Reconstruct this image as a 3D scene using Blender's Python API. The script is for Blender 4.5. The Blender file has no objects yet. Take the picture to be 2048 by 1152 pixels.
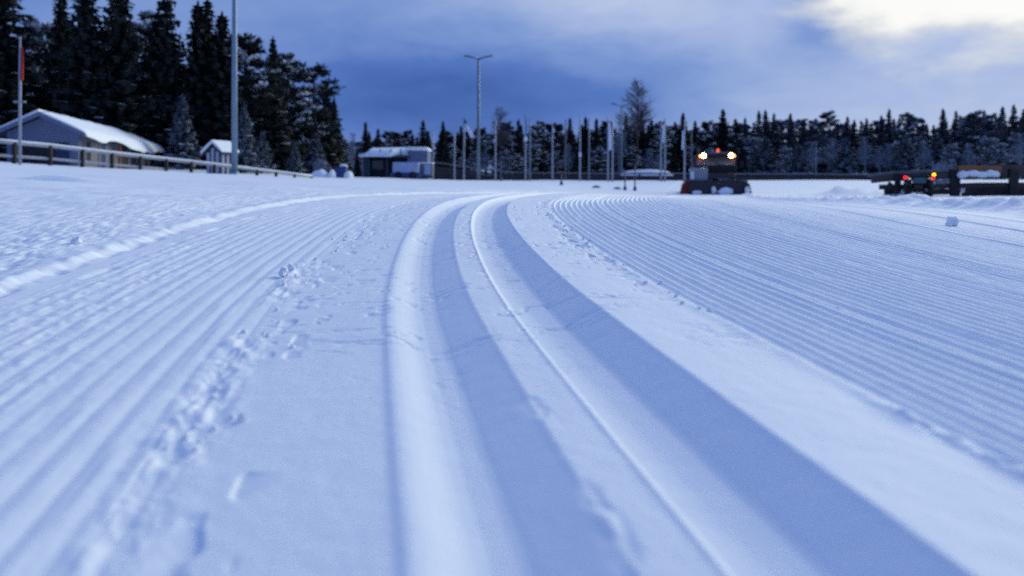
import bpy, bmesh, math, random
import numpy as np
from mathutils import Vector, Matrix, noise as mnoise

scene = bpy.context.scene
COL = scene.collection
R = math.radians

# ------------------------------------------------------------------ camera
EYE = 0.361                      # lens height over the snow
FPX, CX, HY = 1593.0, 1024.0, 372.0   # focal length / centre / eye-level row of the 2048 px photograph
cam_d = bpy.data.cameras.new('camera')
cam = bpy.data.objects.new('camera', cam_d)
COL.objects.link(cam)
cam.location = (0, 0, EYE)
cam.rotation_euler = (R(90), 0, 0)
cam_d.sensor_width = 36
cam_d.lens = FPX / 2048 * 36
cam_d.shift_y = -(576 - HY) / 2048
cam_d.clip_start = 0.02
cam_d.clip_end = 2000
cam_d.dof.use_dof = True
cam_d.dof.focus_distance = 3.1
cam_d.dof.aperture_fstop = 2.5
cam_d.dof.aperture_blades = 0
scene.camera = cam

# ------------------------------------------------------------------ exposure
scene.view_settings.view_transform = 'Standard'
scene.view_settings.look = 'None'
scene.view_settings.exposure = 0.7
scene.view_settings.gamma = 1.0
scene.cycles.use_denoising = False
scene.cycles.max_bounces = 6

# ------------------------------------------------------------------ sun (low, veiled by cloud, from the right)
SUN_AZ, SUN_EL = R(44), R(24)    # azimuth from straight ahead towards the right
sun_d = bpy.data.lights.new('sun', 'SUN')
sun = bpy.data.objects.new('sun', sun_d)
COL.objects.link(sun)
sun_d.energy = 1.38
sun_d.angle = R(46)
sun_d.color = (0.95, 1.0, 0.76)
sdir = Vector((math.sin(SUN_AZ) * math.cos(SUN_EL), math.cos(SUN_AZ) * math.cos(SUN_EL), math.sin(SUN_EL)))
sun.rotation_euler = sdir.to_track_quat('Z', 'Y').to_euler()

# ------------------------------------------------------------------ world: dusk sky with a deck of cloud
world = bpy.data.worlds.new('World')
scene.world = world
world.use_nodes = True


class NT:
    def __init__(self, tree):
        self.t = tree

    def n(self, typ, **kw):
        nd = self.t.nodes.new(typ)
        for k, v in kw.items():
            setattr(nd, k, v)
        return nd

    def l(self, a, b):
        self.t.links.new(a, b)

    def val(self, s, sock):
        if isinstance(s, (int, float)):
            sock.default_value = s
        else:
            self.l(s, sock)

    def m(self, op, a, b=0.0, c=0.0, clamp=False):
        nd = self.n('ShaderNodeMath', operation=op, use_clamp=clamp)
        self.val(a, nd.inputs[0]); self.val(b, nd.inputs[1]); self.val(c, nd.inputs[2])
        return nd.outputs[0]

    def sstep(self, x, lo, hi, a=0.0, b=1.0):
        nd = self.n('ShaderNodeMapRange', interpolation_type='SMOOTHSTEP')
        self.val(x, nd.inputs[0])
        for i, v in zip((1, 2, 3, 4), (lo, hi, a, b)):
            nd.inputs[i].default_value = v
        return nd.outputs[0]

    def noise(self, vec, scale, detail=4, rough=0.55, dist=0.0):
        nd = self.n('ShaderNodeTexNoise')
        nd.inputs['Scale'].default_value = scale
        nd.inputs['Detail'].default_value = detail
        nd.inputs['Roughness'].default_value = rough
        nd.inputs['Distortion'].default_value = dist
        if vec is not None:
            self.l(vec, nd.inputs['Vector'])
        return nd.outputs[0]

    def mapping(self, vec, scale=(1, 1, 1), loc=(0, 0, 0), rot=(0, 0, 0)):
        nd = self.n('ShaderNodeMapping')
        nd.inputs['Scale'].default_value = scale
        nd.inputs['Location'].default_value = loc
        nd.inputs['Rotation'].default_value = rot
        self.l(vec, nd.inputs['Vector'])
        return nd.outputs[0]

    def ramp(self, fac, stops):
        nd = self.n('ShaderNodeValToRGB')
        el = nd.color_ramp.elements
        while len(el) < len(stops):
            el.new(0.5)
        for e, (p, c) in zip(el, stops):
            e.position = p
            e.color = (*c, 1)
        self.l(fac, nd.inputs[0])
        return nd.outputs[0]

    def mix(self, fac, a, b):
        nd = self.n('ShaderNodeMix', data_type='RGBA')
        self.val(fac, nd.inputs[0])
        for s, i in ((a, 6), (b, 7)):
            if isinstance(s, tuple):
                nd.inputs[i].default_value = (*s, 1)
            else:
                self.l(s, nd.inputs[i])
        return nd.outputs[2]

    def gauss(self, x, y, cx, cy, sx, sy):
        a = self.m('DIVIDE', self.m('SUBTRACT', x, cx), sx)
        b = self.m('DIVIDE', self.m('SUBTRACT', y, cy), sy)
        q = self.m('ADD', self.m('MULTIPLY', a, a), self.m('MULTIPLY', b, b))
        return self.m('POWER', 2.718, self.m('MULTIPLY', q, -1.0))


def build_world():
    t = world.node_tree
    t.nodes.clear()
    w = NT(t)
    tc = w.n('ShaderNodeTexCoord').outputs['Generated']
    sx = w.n('ShaderNodeSeparateXYZ')
    w.l(tc, sx.inputs[0])
    x, y, z = sx.outputs
    az = w.m('ARCTAN2', x, y)
    el = w.m('ARCSINE', z)
    warp1 = w.m('SUBTRACT', w.noise(w.mapping(tc, (1, 1, 2.2)), 4.5, 5, 0.55), 0.5)
    warp2 = w.m('SUBTRACT', w.noise(w.mapping(tc, (1, 1, 2.4), (3.1, 7.7, 1.3)), 7.0, 6, 0.6), 0.5)
    wisp = w.m('SUBTRACT', w.noise(w.mapping(tc, (1, 1, 3.0), (9.1, 2.7, 4.3), (0, 0.25, 0)), 9.0, 6, 0.55, 0.6), 0.5)
    fine = w.m('SUBTRACT', w.noise(w.mapping(tc, (1, 1, 1.6), (5.3, 1.2, 8.8)), 22.0, 6, 0.62), 0.5)
    a2 = w.m('ADD', az, w.m('MULTIPLY', warp1, 0.22))
    e2 = w.m('ADD', el, w.m('MULTIPLY', warp2, 0.075))
    # how light the cloud deck is
    L = w.m('ADD', 0.29, w.m('MULTIPLY', w.sstep(a2, -0.10, 0.46, 0.0, 0.44), w.sstep(az, 1.3, 2.4, 1.0, 0.0)))
    L = w.m('ADD', L, w.m('MULTIPLY', w.gauss(a2, e2, 0.06, 0.27, 0.28, 0.09), 0.44))
    L = w.m('ADD', L, w.m('MULTIPLY', w.gauss(a2, e2, -0.42, 0.17, 0.20, 0.12), 0.20))
    L = w.m('SUBTRACT', L, w.m('MULTIPLY', w.gauss(a2, e2, -0.08, 0.105, 0.26, 0.055), 0.27))
    L = w.m('SUBTRACT', L, w.m('MULTIPLY', w.gauss(a2, e2, 0.16, 0.120, 0.14, 0.045), 0.06))
    L = w.m('ADD', L, w.sstep(el, 0.02, 0.10, 0.15, 0.0))
    L = w.m('ADD', L, w.m('MULTIPLY', wisp, 0.23))
    L = w.m('ADD', L, w.m('MULTIPLY', fine, 0.07))
    # overhead and behind the camera the deck is an even blue grey
    L = w.m('ADD', w.m('MULTIPLY', L, w.sstep(el, 0.32, 0.8, 1.0, 0.0)), w.sstep(el, 0.32, 0.8, 0.0, 0.42))
    # grey curl of cloud that hangs beside the gap
    curl = w.m('MULTIPLY', w.gauss(a2, e2, 0.365, 0.190, 0.055, 0.045), 0.30)
    L = w.m('SUBTRACT', L, curl)
    over = w.sstep(el, 0.32, 0.8)
    deck = w.ramp(L, [(0.0, (0.018, 0.055, 0.21)), (0.25, (0.044, 0.098, 0.30)), (0.50, (0.118, 0.185, 0.38)),
                      (0.76, (0.245, 0.30, 0.45)), (1.0, (0.37, 0.405, 0.51))])
    deck = w.mix(over, deck, (0.104, 0.178, 0.425))
    # gap in the cloud, bright and faintly yellow
    edge = w.m('ADD', w.m('SUBTRACT', el, 0.142), w.m('MULTIPLY', w.m('MINIMUM', w.m('SUBTRACT', az, 0.455), 0.0), 0.75))
    edge = w.m('ADD', edge, w.m('MULTIPLY', warp2, 0.11))
    edge = w.m('ADD', edge, w.m('MULTIPLY', wisp, 0.06))
    edge = w.m('ADD', edge, w.m('MULTIPLY', fine, 0.035))
    edge = w.m('SUBTRACT', edge, w.m('MULTIPLY', w.gauss(az, el, 0.49, 0.158, 0.05, 0.020), 0.050))
    gap = w.m('MULTIPLY', w.sstep(edge, -0.042, 0.034), w.sstep(el, 0.34, 0.60, 1.0, 0.0))
    gap = w.m('MULTIPLY', gap, w.sstep(az, 0.95, 1.35, 1.0, 0.0))
    core = w.sstep(edge, 0.0, 0.05)
    gapcol = w.mix(core, (0.42, 0.43, 0.44), (0.575, 0.575, 0.555))
    cloud = w.mix(gap, deck, gapcol)
    bg = w.n('ShaderNodeBackground')
    w.l(cloud, bg.inputs[0])
    bg.inputs[1].default_value = 1.0
    sky = w.n('ShaderNodeTexSky', sky_type='NISHITA')
    sky.sun_disc = False
    sky.sun_elevation = SUN_EL
    sky.sun_rotation = SUN_AZ
    sky.air_density = 1.0
    sky.dust_density = 0.4
    sky.ozone_density = 3.0
    bg2 = w.n('ShaderNodeBackground')
    w.l(sky.outputs[0], bg2.inputs[0])
    bg2.inputs[1].default_value = 0.003
    add = w.n('ShaderNodeAddShader')
    w.l(bg.outputs[0], add.inputs[0])
    w.l(bg2.outputs[0], add.inputs[1])
    out = w.n('ShaderNodeOutputWorld')
    w.l(add.outputs[0], out.inputs[0])


build_world()

# ------------------------------------------------------------------ materials


def mat(name, col, rough=0.7, metal=0.0, var=0.25, vscale=6.0, bump=0.0, bscale=40.0, spec=0.3, stretch=(1, 1, 1)):
    m = bpy.data.materials.new(name)
    m.use_nodes = True
    w = NT(m.node_tree)
    b = m.node_tree.nodes['Principled BSDF']
    tc = w.n('ShaderNodeTexCoord').outputs['Object']
    v = w.noise(w.mapping(tc, stretch), vscale, 5, 0.6)
    lo = tuple(c * (1 - var) for c in col)
    hi = tuple(min(1, c * (1 + var)) for c in col)
    w.l(w.ramp(v, [(0.3, lo), (0.7, hi)]), b.inputs['Base Color'])
    b.inputs['Roughness'].default_value = rough
    b.inputs['Metallic'].default_value = metal
    b.inputs['Specular IOR Level'].default_value = spec
    if bump:
        bp = w.n('ShaderNodeBump')
        bp.inputs['Strength'].default_value = bump
        bp.inputs['Distance'].default_value = 0.02
        w.l(w.noise(w.mapping(tc, stretch), bscale, 4), bp.inputs['Height'])
        w.l(bp.outputs[0], b.inputs['Normal'])
    return m


def emit(name, col, strength):
    m = bpy.data.materials.new(name)
    m.use_nodes = True
    b = m.node_tree.nodes['Principled BSDF']
    b.inputs['Base Color'].default_value = (*[min(1, c) for c in col], 1)
    b.inputs['Emission Color'].default_value = (*col, 1)
    b.inputs['Emission Strength'].default_value = strength
    return m


SNOWC = (0.86, 0.88, 0.90)


def snow_ground_mat():
    m = bpy.data.materials.new('groomed_snow')
    m.use_nodes = True
    w = NT(m.node_tree)
    b = m.node_tree.nodes['Principled BSDF']
    uv = w.n('ShaderNodeUVMap', uv_map='track').outputs[0]
    geo = w.n('ShaderNodeTexCoord').outputs['Object']
    v = w.noise(geo, 3.0, 5, 0.6)
    w.l(w.ramp(v, [(0.3, (0.83, 0.855, 0.885)), (0.7, (0.88, 0.895, 0.91))]), b.inputs['Base Color'])
    b.inputs['Roughness'].default_value = 0.75
    b.inputs['Specular IOR Level'].default_value = 0.25
    # crystals and grain
    grain = w.noise(geo, 420.0, 3, 0.6)
    grain2 = w.noise(geo, 90.0, 4, 0.6)
    # hairline cracks that the track setter leaves across the packed strips
    cr = w.noise(w.mapping(uv, (11.0, 120.0, 1)), 1.0, 4, 0.55, 0.4)
    crm = w.sstep(w.m('ABSOLUTE', w.m('SUBTRACT', cr, 0.5)), 0.0, 0.02, -1.0, 0.0)
    patch = w.sstep(w.noise(w.mapping(uv, (9.0, 6.0, 1), (3, 3, 0)), 1.0, 3, 0.6), 0.42, 0.60)
    su = w.n('ShaderNodeSeparateXYZ')
    w.l(uv, su.inputs[0])
    lane = w.m('MULTIPLY', w.sstep(su.outputs[0], -0.46, -0.40), w.sstep(su.outputs[0], 0.50, 0.55, 1.0, 0.0))
    lane = w.m('MULTIPLY', lane, w.m('MULTIPLY', w.sstep(su.outputs[1], 1.3, 2.3), w.sstep(su.outputs[1], 5.0, 8.0, 1.0, 0.0)))
    crm = w.m('MULTIPLY', w.m('MULTIPLY', crm, patch), lane)
    h = w.m('ADD', w.m('MULTIPLY', grain, 0.00025), w.m('MULTIPLY', grain2, 0.0006))
    h = w.m('ADD', h, w.m('MULTIPLY', crm, 0.0003))
    bp = w.n('ShaderNodeBump')
    bp.inputs['Strength'].default_value = 1.0
    bp.inputs['Distance'].default_value = 1.0
    w.l(h, bp.inputs['Height'])
    w.l(bp.outputs[0], b.inputs['Normal'])
    return m


M = {
    'ground': snow_ground_mat(),
    'snow': mat('snow', SNOWC, 0.8, var=0.03, vscale=4, bump=0.4, bscale=14),
    'branch_snow': mat('shaded_thin_snow', (0.58, 0.61, 0.66), 0.85, var=0.35, vscale=3),  # thin snow on branches, darkened in its colour for the shade there
    'needle_far': mat('hazed_rime_needles', (0.052, 0.064, 0.092), 0.85, var=0.6, vscale=0.8),  # rimed needles, with distance haze mixed into the colour
    'needle': mat('needles', (0.012, 0.018, 0.018), 0.8, var=0.5, vscale=1.2),
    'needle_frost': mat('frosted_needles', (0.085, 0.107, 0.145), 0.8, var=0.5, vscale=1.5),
    'bark': mat('bark', (0.055, 0.045, 0.04), 0.9, var=0.4, vscale=5, stretch=(1, 1, 0.2)),
    'twig': mat('birch_twigs', (0.105, 0.085, 0.10), 0.9, var=0.3, vscale=2),
    'twig_frost': mat('frosted_twigs', (0.20, 0.24, 0.32), 0.9, var=0.3, vscale=2),
    'plank': mat('dark_planks', (0.055, 0.045, 0.05), 0.85, var=0.5, vscale=3, stretch=(0.3, 1, 6), bump=0.3),
    'log': mat('dark_logs', (0.07, 0.058, 0.058), 0.85, var=0.5, vscale=3, stretch=(0.3, 3, 3), bump=0.3),
    'pale_wood': mat('pale_weathered_wood', (0.34, 0.35, 0.40), 0.8, var=0.25, vscale=3, stretch=(0.3, 3, 3)),
    'post': mat('tarred_posts', (0.02, 0.02, 0.022), 0.7, var=0.3),
    'pole': mat('painted_pole', (0.30, 0.33, 0.41), 0.45, 0.2, var=0.12, vscale=2),
    'pole_dim': mat('dull_pole', (0.12, 0.115, 0.15), 0.6, 0.1, var=0.2, vscale=2),
    'galv': mat('galvanised_steel', (0.16, 0.215, 0.27), 0.45, 0.5, var=0.15, vscale=2),
    'galv_pale': mat('pale_steel', (0.20, 0.27, 0.36), 0.5, 0.3, var=0.15, vscale=2),
    'flag_white': mat('white_flag_cloth', (0.76, 0.80, 0.90), 0.8, var=0.12, vscale=3),
    'flag_blue': mat('blue_flag_cloth', (0.14, 0.26, 0.62), 0.8, var=0.2, vscale=3),
    'flag_red': mat('red_flag_cloth', (0.42, 0.02, 0.03), 0.8, var=0.2, vscale=3),
    'flag_green': mat('green_flag_cloth', (0.02, 0.09, 0.10), 0.8, var=0.2, vscale=3),
    'wall_blue': mat('blue_grey_boards', (0.13, 0.165, 0.27), 0.8, var=0.10, vscale=3, stretch=(6, 6, 0.3)),
    'wall_pale': mat('pale_boards', (0.15, 0.15, 0.18), 0.8, var=0.15, vscale=3, stretch=(6, 6, 0.3)),
    'wall_dark': mat('dark_boards', (0.022, 0.022, 0.028), 0.8, var=0.3, vscale=3, stretch=(6, 6, 0.3)),
    'wall_teal': mat('blue_green_boards', (0.045, 0.075, 0.10), 0.8, var=0.2, vscale=3),
    'trim': mat('dark_trim', (0.05, 0.055, 0.075), 0.7, var=0.2),
    'door_blue': mat('dark_blue_door', (0.02, 0.035, 0.11), 0.6, var=0.15),
    'eave_orange': mat('orange_brown_boards', (0.27, 0.115, 0.05), 0.8, var=0.25, vscale=4, stretch=(0.3, 3, 3)),
    'stripe_pale': mat('pale_slats', (0.42, 0.45, 0.56), 0.8, var=0.12),
    'stripe_dark': mat('dark_slats', (0.08, 0.09, 0.14), 0.8, var=0.2),
    'trailer': mat('pale_trailer_panel', (0.30, 0.37, 0.56), 0.5, var=0.12, vscale=2),
    'blue_paint': mat('blue_paint', (0.035, 0.08, 0.22), 0.5, var=0.2),
    'glass': mat('dark_glass', (0.035, 0.035, 0.045), 0.15, var=0.2, spec=0.6),
    'windscreen': mat('lamplit_windscreen', (0.21, 0.175, 0.145), 0.4, var=0.3, vscale=3, spec=0.6),  # brownish glow of the roof lamps put into the base colour
    'black': mat('black_rubber', (0.012, 0.012, 0.014), 0.7, var=0.3),
    'hull': mat('dark_machine_paint', (0.045, 0.035, 0.045), 0.5, var=0.3),
    'red_paint': mat('dark_red_paint', (0.20, 0.018, 0.02), 0.5, var=0.25),
    'grey_panel': mat('pale_grey_panel', (0.26, 0.28, 0.33), 0.5, var=0.15, vscale=3),
    'car_paint': mat('black_car_paint', (0.012, 0.012, 0.016), 0.3, var=0.2, spec=0.5),
    'plate': mat('teal_plate', (0.05, 0.12, 0.14), 0.5, var=0.2),
    'headlight': emit('headlight_glow', (1.0, 0.78, 0.30), 30.0),
    'fringe_ring': emit('yellow_fringe_glow', (1.0, 0.62, 0.12), 1.6),  # added glow that imitates the yellow fringe round the headlights
    'marker': emit('orange_marker_glow', (1.0, 0.20, 0.04), 6.0),
    'beacon': emit('red_beacon_glow', (1.0, 0.08, 0.04), 0.9),
    'tail': emit('red_tail_glow', (1.0, 0.001, 0.008), 5.0),
    'amber': emit('amber_glow', (1.0, 0.26, 0.0), 6.5),
}

# ------------------------------------------------------------------ helpers


def thing(name, label, cat, loc=(0, 0, 0), rotz=0.0, group=None):
    o = bpy.data.objects.new(name, None)
    COL.objects.link(o)
    o.location = loc
    o.rotation_euler = (0, 0, rotz)
    o.empty_display_size = 0.2
    o['label'] = label
    o['category'] = cat
    if group:
        o['group'] = group
    return o


def tag(o, label, cat, group=None, kind=None):
    o['label'] = label
    o['category'] = cat
    if group:
        o['group'] = group
    if kind:
        o['kind'] = kind
    return o


class MB:
    """collects shapes and links them as one mesh object"""

    def __init__(self):
        self.v, self.f, self.m = [], [], []

    def add(self, vs, fs, mi=0):
        o = len(self.v)
        self.v.extend([tuple(p) for p in vs])
        self.f.extend([tuple(i + o for i in f) for f in fs])
        self.m.extend([mi] * len(fs))
        return self

    def box(self, c, s, mi=0, rz=0.0, ry=0.0, rx=0.0, bev=0.0):
        hx, hy, hz = s[0] / 2, s[1] / 2, s[2] / 2
        mt = Matrix.Translation(c) @ Matrix.Rotation(rz, 4, 'Z') @ Matrix.Rotation(ry, 4, 'Y') @ Matrix.Rotation(rx, 4, 'X')
        if bev <= 0:
            p = [mt @ Vector((a * hx, b * hy, d * hz)) for a in (-1, 1) for b in (-1, 1) for d in (-1, 1)]
            self.add(p, [(0, 1, 3, 2), (4, 6, 7, 5), (0, 4, 5, 1), (2, 3, 7, 6), (0, 2, 6, 4), (1, 5, 7, 3)], mi)
        else:
            bm = bmesh.new()
            bmesh.ops.create_cube(bm, size=1.0)
            for v in bm.verts:
                v.co = Vector((v.co.x * s[0], v.co.y * s[1], v.co.z * s[2]))
            bmesh.ops.bevel(bm, geom=bm.edges[:], offset=bev, segments=2, affect='EDGES', profile=0.5)
            bm.verts.index_update()
            self.add([mt @ v.co for v in bm.verts], [[v.index for v in f.verts] for f in bm.faces], mi)
            bm.free()
        return self

    def tube(self, pts, radii, n=8, mi=0, cap=True):
        pts = [Vector(p) for p in pts]
        if isinstance(radii, (int, float)):
            radii = [radii] * len(pts)
        rings = []
        for i, p in enumerate(pts):
            d = (pts[min(i + 1, len(pts) - 1)] - pts[max(i - 1, 0)]).normalized()
            a = d.orthogonal().normalized() if abs(d.z) < 0.99 else Vector((1, 0, 0))
            b = d.cross(a).normalized()
            a = b.cross(d)
            rings.append([p + (a * math.cos(2 * math.pi * k / n) + b * math.sin(2 * math.pi * k / n)) * radii[i] for k in range(n)])
        vs = [q for r in rings for q in r]
        fs = []
        for i in range(len(pts) - 1):
            for k in range(n):
                k2 = (k + 1) % n
                fs.append((i * n + k, i * n + k2, (i + 1) * n + k2, (i + 1) * n + k))
        if cap:
            fs.append(tuple(range(n))[::-1])
            fs.append(tuple((len(pts) - 1) * n + k for k in range(n)))
        return self.add(vs, fs, mi)

    def prism(self, outline, y0, y1, mi=0, axis='y'):
        """outline in (x,z) extruded along y (or (y,z) along x)"""
        n = len(outline)
        if axis == 'y':
            vs = [(a, y0, b) for a, b in outline] + [(a, y1, b) for a, b in outline]
        else:
            vs = [(y0, a, b) for a, b in outline] + [(y1, a, b) for a, b in outline]
        fs = [tuple(range(n)), tuple(range(2 * n - 1, n - 1, -1))]
        for k in range(n):
            k2 = (k + 1) % n
            fs.append((k, k + n, k2 + n, k2))
        return self.add(vs, fs, mi)

    def ball(self, c, r, seed=0, rough=0.25, sub=2, mi=0, freq=1.6):
        bm = bmesh.new()
        bmesh.ops.create_icosphere(bm, subdivisions=sub, radius=1.0)
        bm.verts.index_update()
        out = []
        for v in bm.verts:
            p = v.co.copy()
            k = 1 + rough * mnoise.noise(p * freq + Vector((seed * 3.7, seed * 1.3, seed)))
            out.append((c[0] + p.x * r[0] * k, c[1] + p.y * r[1] * k, c[2] + p.z * r[2] * k))
        self.add(out, [[v.index for v in f.verts] for f in bm.faces], mi)
        bm.free()
        return self

    def mesh(self, name, mats, smooth=False, fixn=True):
        me = bpy.data.meshes.new(name)
        me.from_pydata(self.v, [], self.f)
        for m_ in (mats if isinstance(mats, (list, tuple)) else [mats]):
            me.materials.append(m_)
        me.polygons.foreach_set('material_index', self.m)
        if smooth:
            me.polygons.foreach_set('use_smooth', [True] * len(me.polygons))
        if fixn:
            bm = bmesh.new()
            bm.from_mesh(me)
            bmesh.ops.recalc_face_normals(bm, faces=bm.faces[:])
            bm.to_mesh(me)
            bm.free()
        me.update()
        return me

    def build(self, name, mats, parent=None, smooth=False, fixn=True):
        return link(name, self.mesh(name, mats, smooth, fixn), parent)


def link(name, me, parent=None):
    o = bpy.data.objects.new(name, me)
    COL.objects.link(o)
    if parent is not None:
        o.parent = parent
    return o


def at(px, y, d):
    """photograph pixel at distance d -> world point"""
    return Vector(((px - CX) * d / FPX, d, EYE + (HY - y) * d / FPX))


# ------------------------------------------------------------------ ground
def _hash(ix, iy, seed):
    h = (ix.astype(np.int64) * 374761393 + iy.astype(np.int64) * 668265263 + seed * 982451653) & 0x7fffffff
    h = ((h ^ (h >> 13)) * 1274126177) & 0x7fffffff
    h = h ^ (h >> 16)
    return (h & 0xffff) / 65535.0


def vnoise(x, y, seed=0):
    x, y = np.broadcast_arrays(np.asarray(x, float), np.asarray(y, float))
    ix, iy = np.floor(x), np.floor(y)
    fx, fy = x - ix, y - iy
    fx = fx * fx * fx * (fx * (fx * 6 - 15) + 10)
    fy = fy * fy * fy * (fy * (fy * 6 - 15) + 10)
    a = _hash(ix, iy, seed); b = _hash(ix + 1, iy, seed)
    c = _hash(ix, iy + 1, seed); d = _hash(ix + 1, iy + 1, seed)
    return (a + (b - a) * fx) * (1 - fy) + (c + (d - c) * fx) * fy - 0.5


def fbm(x, y, seed=0, o=4, g=0.5):
    s, a, t = 0.0, 1.0, 0.0
    for k in range(o):
        s = s + a * vnoise(x * 2 ** k + 17.3 * k, y * 2 ** k - 9.1 * k, seed + k)
        t += a
        a *= g
    return s / t * 2


def sm(x, lo, hi):
    t = np.clip((x - lo) / (hi - lo), 0, 1)
    return t * t * (3 - 2 * t)


# the run of the track: offset of the left groove's right-hand edge, by distance ahead
_TZ = np.array([-60, 0.0, 0.35, 0.663, 0.95, 1.35, 1.825, 2.67, 3.485, 4.2, 4.9, 5.6, 6.5, 8.0, 10.0, 12.0, 20.0, 51.0, 120.0, 900.0])
_TX = np.array([9.0, 0.215, 0.159, 0.108, 0.056, -0.014, -0.092, -0.190, -0.252, -0.275, -0.262, -0.212, -0.100, 0.14, 0.56, 1.05, 2.95, 10.8, 28.5, 230.0])


def _pchip(xq):
    x, y = _TZ, _TX
    h = np.diff(x)
    d = np.diff(y) / h
    m = np.zeros_like(y)
    m[0], m[-1] = d[0], d[-1]
    m[1:-1] = (d[:-1] * h[1:] + d[1:] * h[:-1]) / (h[:-1] + h[1:])
    i = np.clip(np.searchsorted(x, xq) - 1, 0, len(x) - 2)
    t = (xq - x[i]) / h[i]
    return ((2 * t**3 - 3 * t**2 + 1) * y[i] + (t**3 - 2 * t**2 + t) * h[i] * m[i]
            + (-2 * t**3 + 3 * t**2) * y[i + 1] + (t**3 - t**2) * h[i] * m[i + 1])


def track_x(z):
    return _pchip(np.asarray(z, float))


# drop of the snow below the lens along the track (rises to a crest, then dips and rises to the far fence)
_DZ = np.array([-60, -10, 0.0, 1.0, 2.0, 3.0, 4.0, 4.7, 5.4, 6.2, 7.2, 8.5, 10.0, 12.0, 20.0, 30.0, 40.0, 51.0, 62.0, 72.0, 80.0, 100.0, 900.0])
_DD = np.array([0.9, 0.80, 0.361, 0.3064, 0.2518, 0.1972, 0.1455, 0.1155, 0.0945, 0.082, 0.076, 0.077, 0.085, 0.105, 0.19, 0.29, 0.31, 0.27, 0.06, -0.25, -0.50, -0.70, -1.5])


def base_drop(z):
    x, y = _DZ, _DD
    h = np.diff(x)
    d = np.diff(y) / h
    m = np.zeros_like(y)
    m[0], m[-1] = d[0], d[-1]
    m[1:-1] = (d[:-1] * h[1:] + d[1:] * h[:-1]) / (h[:-1] + h[1:])
    i = np.clip(np.searchsorted(x, z) - 1, 0, len(x) - 2)
    t = (z - x[i]) / h[i]
    return ((2 * t**3 - 3 * t**2 + 1) * y[i] + (t**3 - 2 * t**2 + t) * h[i] * m[i]
            + (-2 * t**3 + 3 * t**2) * y[i + 1] + (t**3 - t**2) * h[i] * m[i + 1])


GW, GD = 0.194, 0.050           # groove width, depth
PITCH = 0.278
U_L, U_R = -0.448, 0.520        # edges of the packed strip
U_BERM = -1.20
U_WIND = 4.15


def lean(z):
    """near the camera the piste banks up to the right; it levels out towards the crest"""
    return 1 - sm(z, 2.5, 7.0)


def lane(x, z):
    """lateral coordinate across the groomed lanes"""
    u = x - track_x(z)
    return np.where(u > 0, u * (1 + 0.178 * lean(z)), u)


def unlane(q, z):
    return track_x(z) + np.where(q > 0, q / (1 + 0.178 * lean(z)), q)


RISE_L, RISE_R = -0.020, 0.030   # left flat below, right strip above the ridge between the grooves
_LT = np.array([-0.020, -0.012, -0.006, 0.000, 0.008, 0.018, 0.030, 0.042, 0.054, 0.064, 0.080, 0.106, 0.116, 0.124, 0.184, 0.1912, 0.1945])
_L1 = np.array([-0.0200, -0.0198, -0.0184, -0.0165, -0.0162, -0.0178, -0.0214, -0.0260, -0.0306, -0.0335, -0.0360, -0.0352, -0.0330, -0.0292, -0.0048, -0.0010, 0.0])
_L0 = np.array([0.0, 0.0002, 0.0016, 0.0026, 0.0005, -0.0070, -0.0150, -0.0230, -0.0290, -0.0315, -0.0330, -0.0350, -0.0345, -0.0325, -0.0060, -0.0011, 0.0])
_RT = np.array([-0.014, -0.007, -0.002, 0.002, 0.012, 0.020, 0.045, 0.060, 0.108, 0.117, 0.124, 0.184, 0.1912, 0.1945])
_R1 = np.array([0.0, 0.0004, 0.0022, 0.0014, -0.0090, -0.0125, -0.0150, -0.0156, -0.0128, -0.0095, -0.0055, 0.0244, 0.0288, 0.0300])
_R0 = np.array([0.0, 0.0004, 0.0022, 0.0010, -0.0110, -0.0180, -0.0290, -0.0310, -0.0330, -0.0320, -0.0290, -0.0050, -0.0010, 0.0])


def grooves(q, z):
    w = lean(z)
    tl, tr = q + GW, q - (PITCH - GW)
    a = np.interp(tl, _LT, _L1) * w + np.interp(tl, _LT, _L0) * (1 - w)
    b = np.interp(tr, _RT, _R1) * w + np.interp(tr, _RT, _R0) * (1 - w)
    return a + b


def terrain(x, z):
    """broad shape of the land, without the grooming"""
    u = x - track_x(z)
    g = EYE - base_drop(z)
    g = g - 0.24 * np.tanh(np.maximum(x - 0.9 - 0.02 * z, 0) * 0.052 / 0.24) * sm(z, -2, 2.5) * (1 - sm(z, 48, 70))
    v = np.maximum(-(u - U_BERM), 0)
    hill = (0.030 * v + 0.0006 * np.minimum(v, 40) ** 2) * (1 - 0.25 * sm(z, 34, 53)) * (1 - sm(z, 58, 78))
    g = g + hill * sm(z, 1.0, 4.0)
    # the bank falls away behind the rail on the left
    return g


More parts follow.
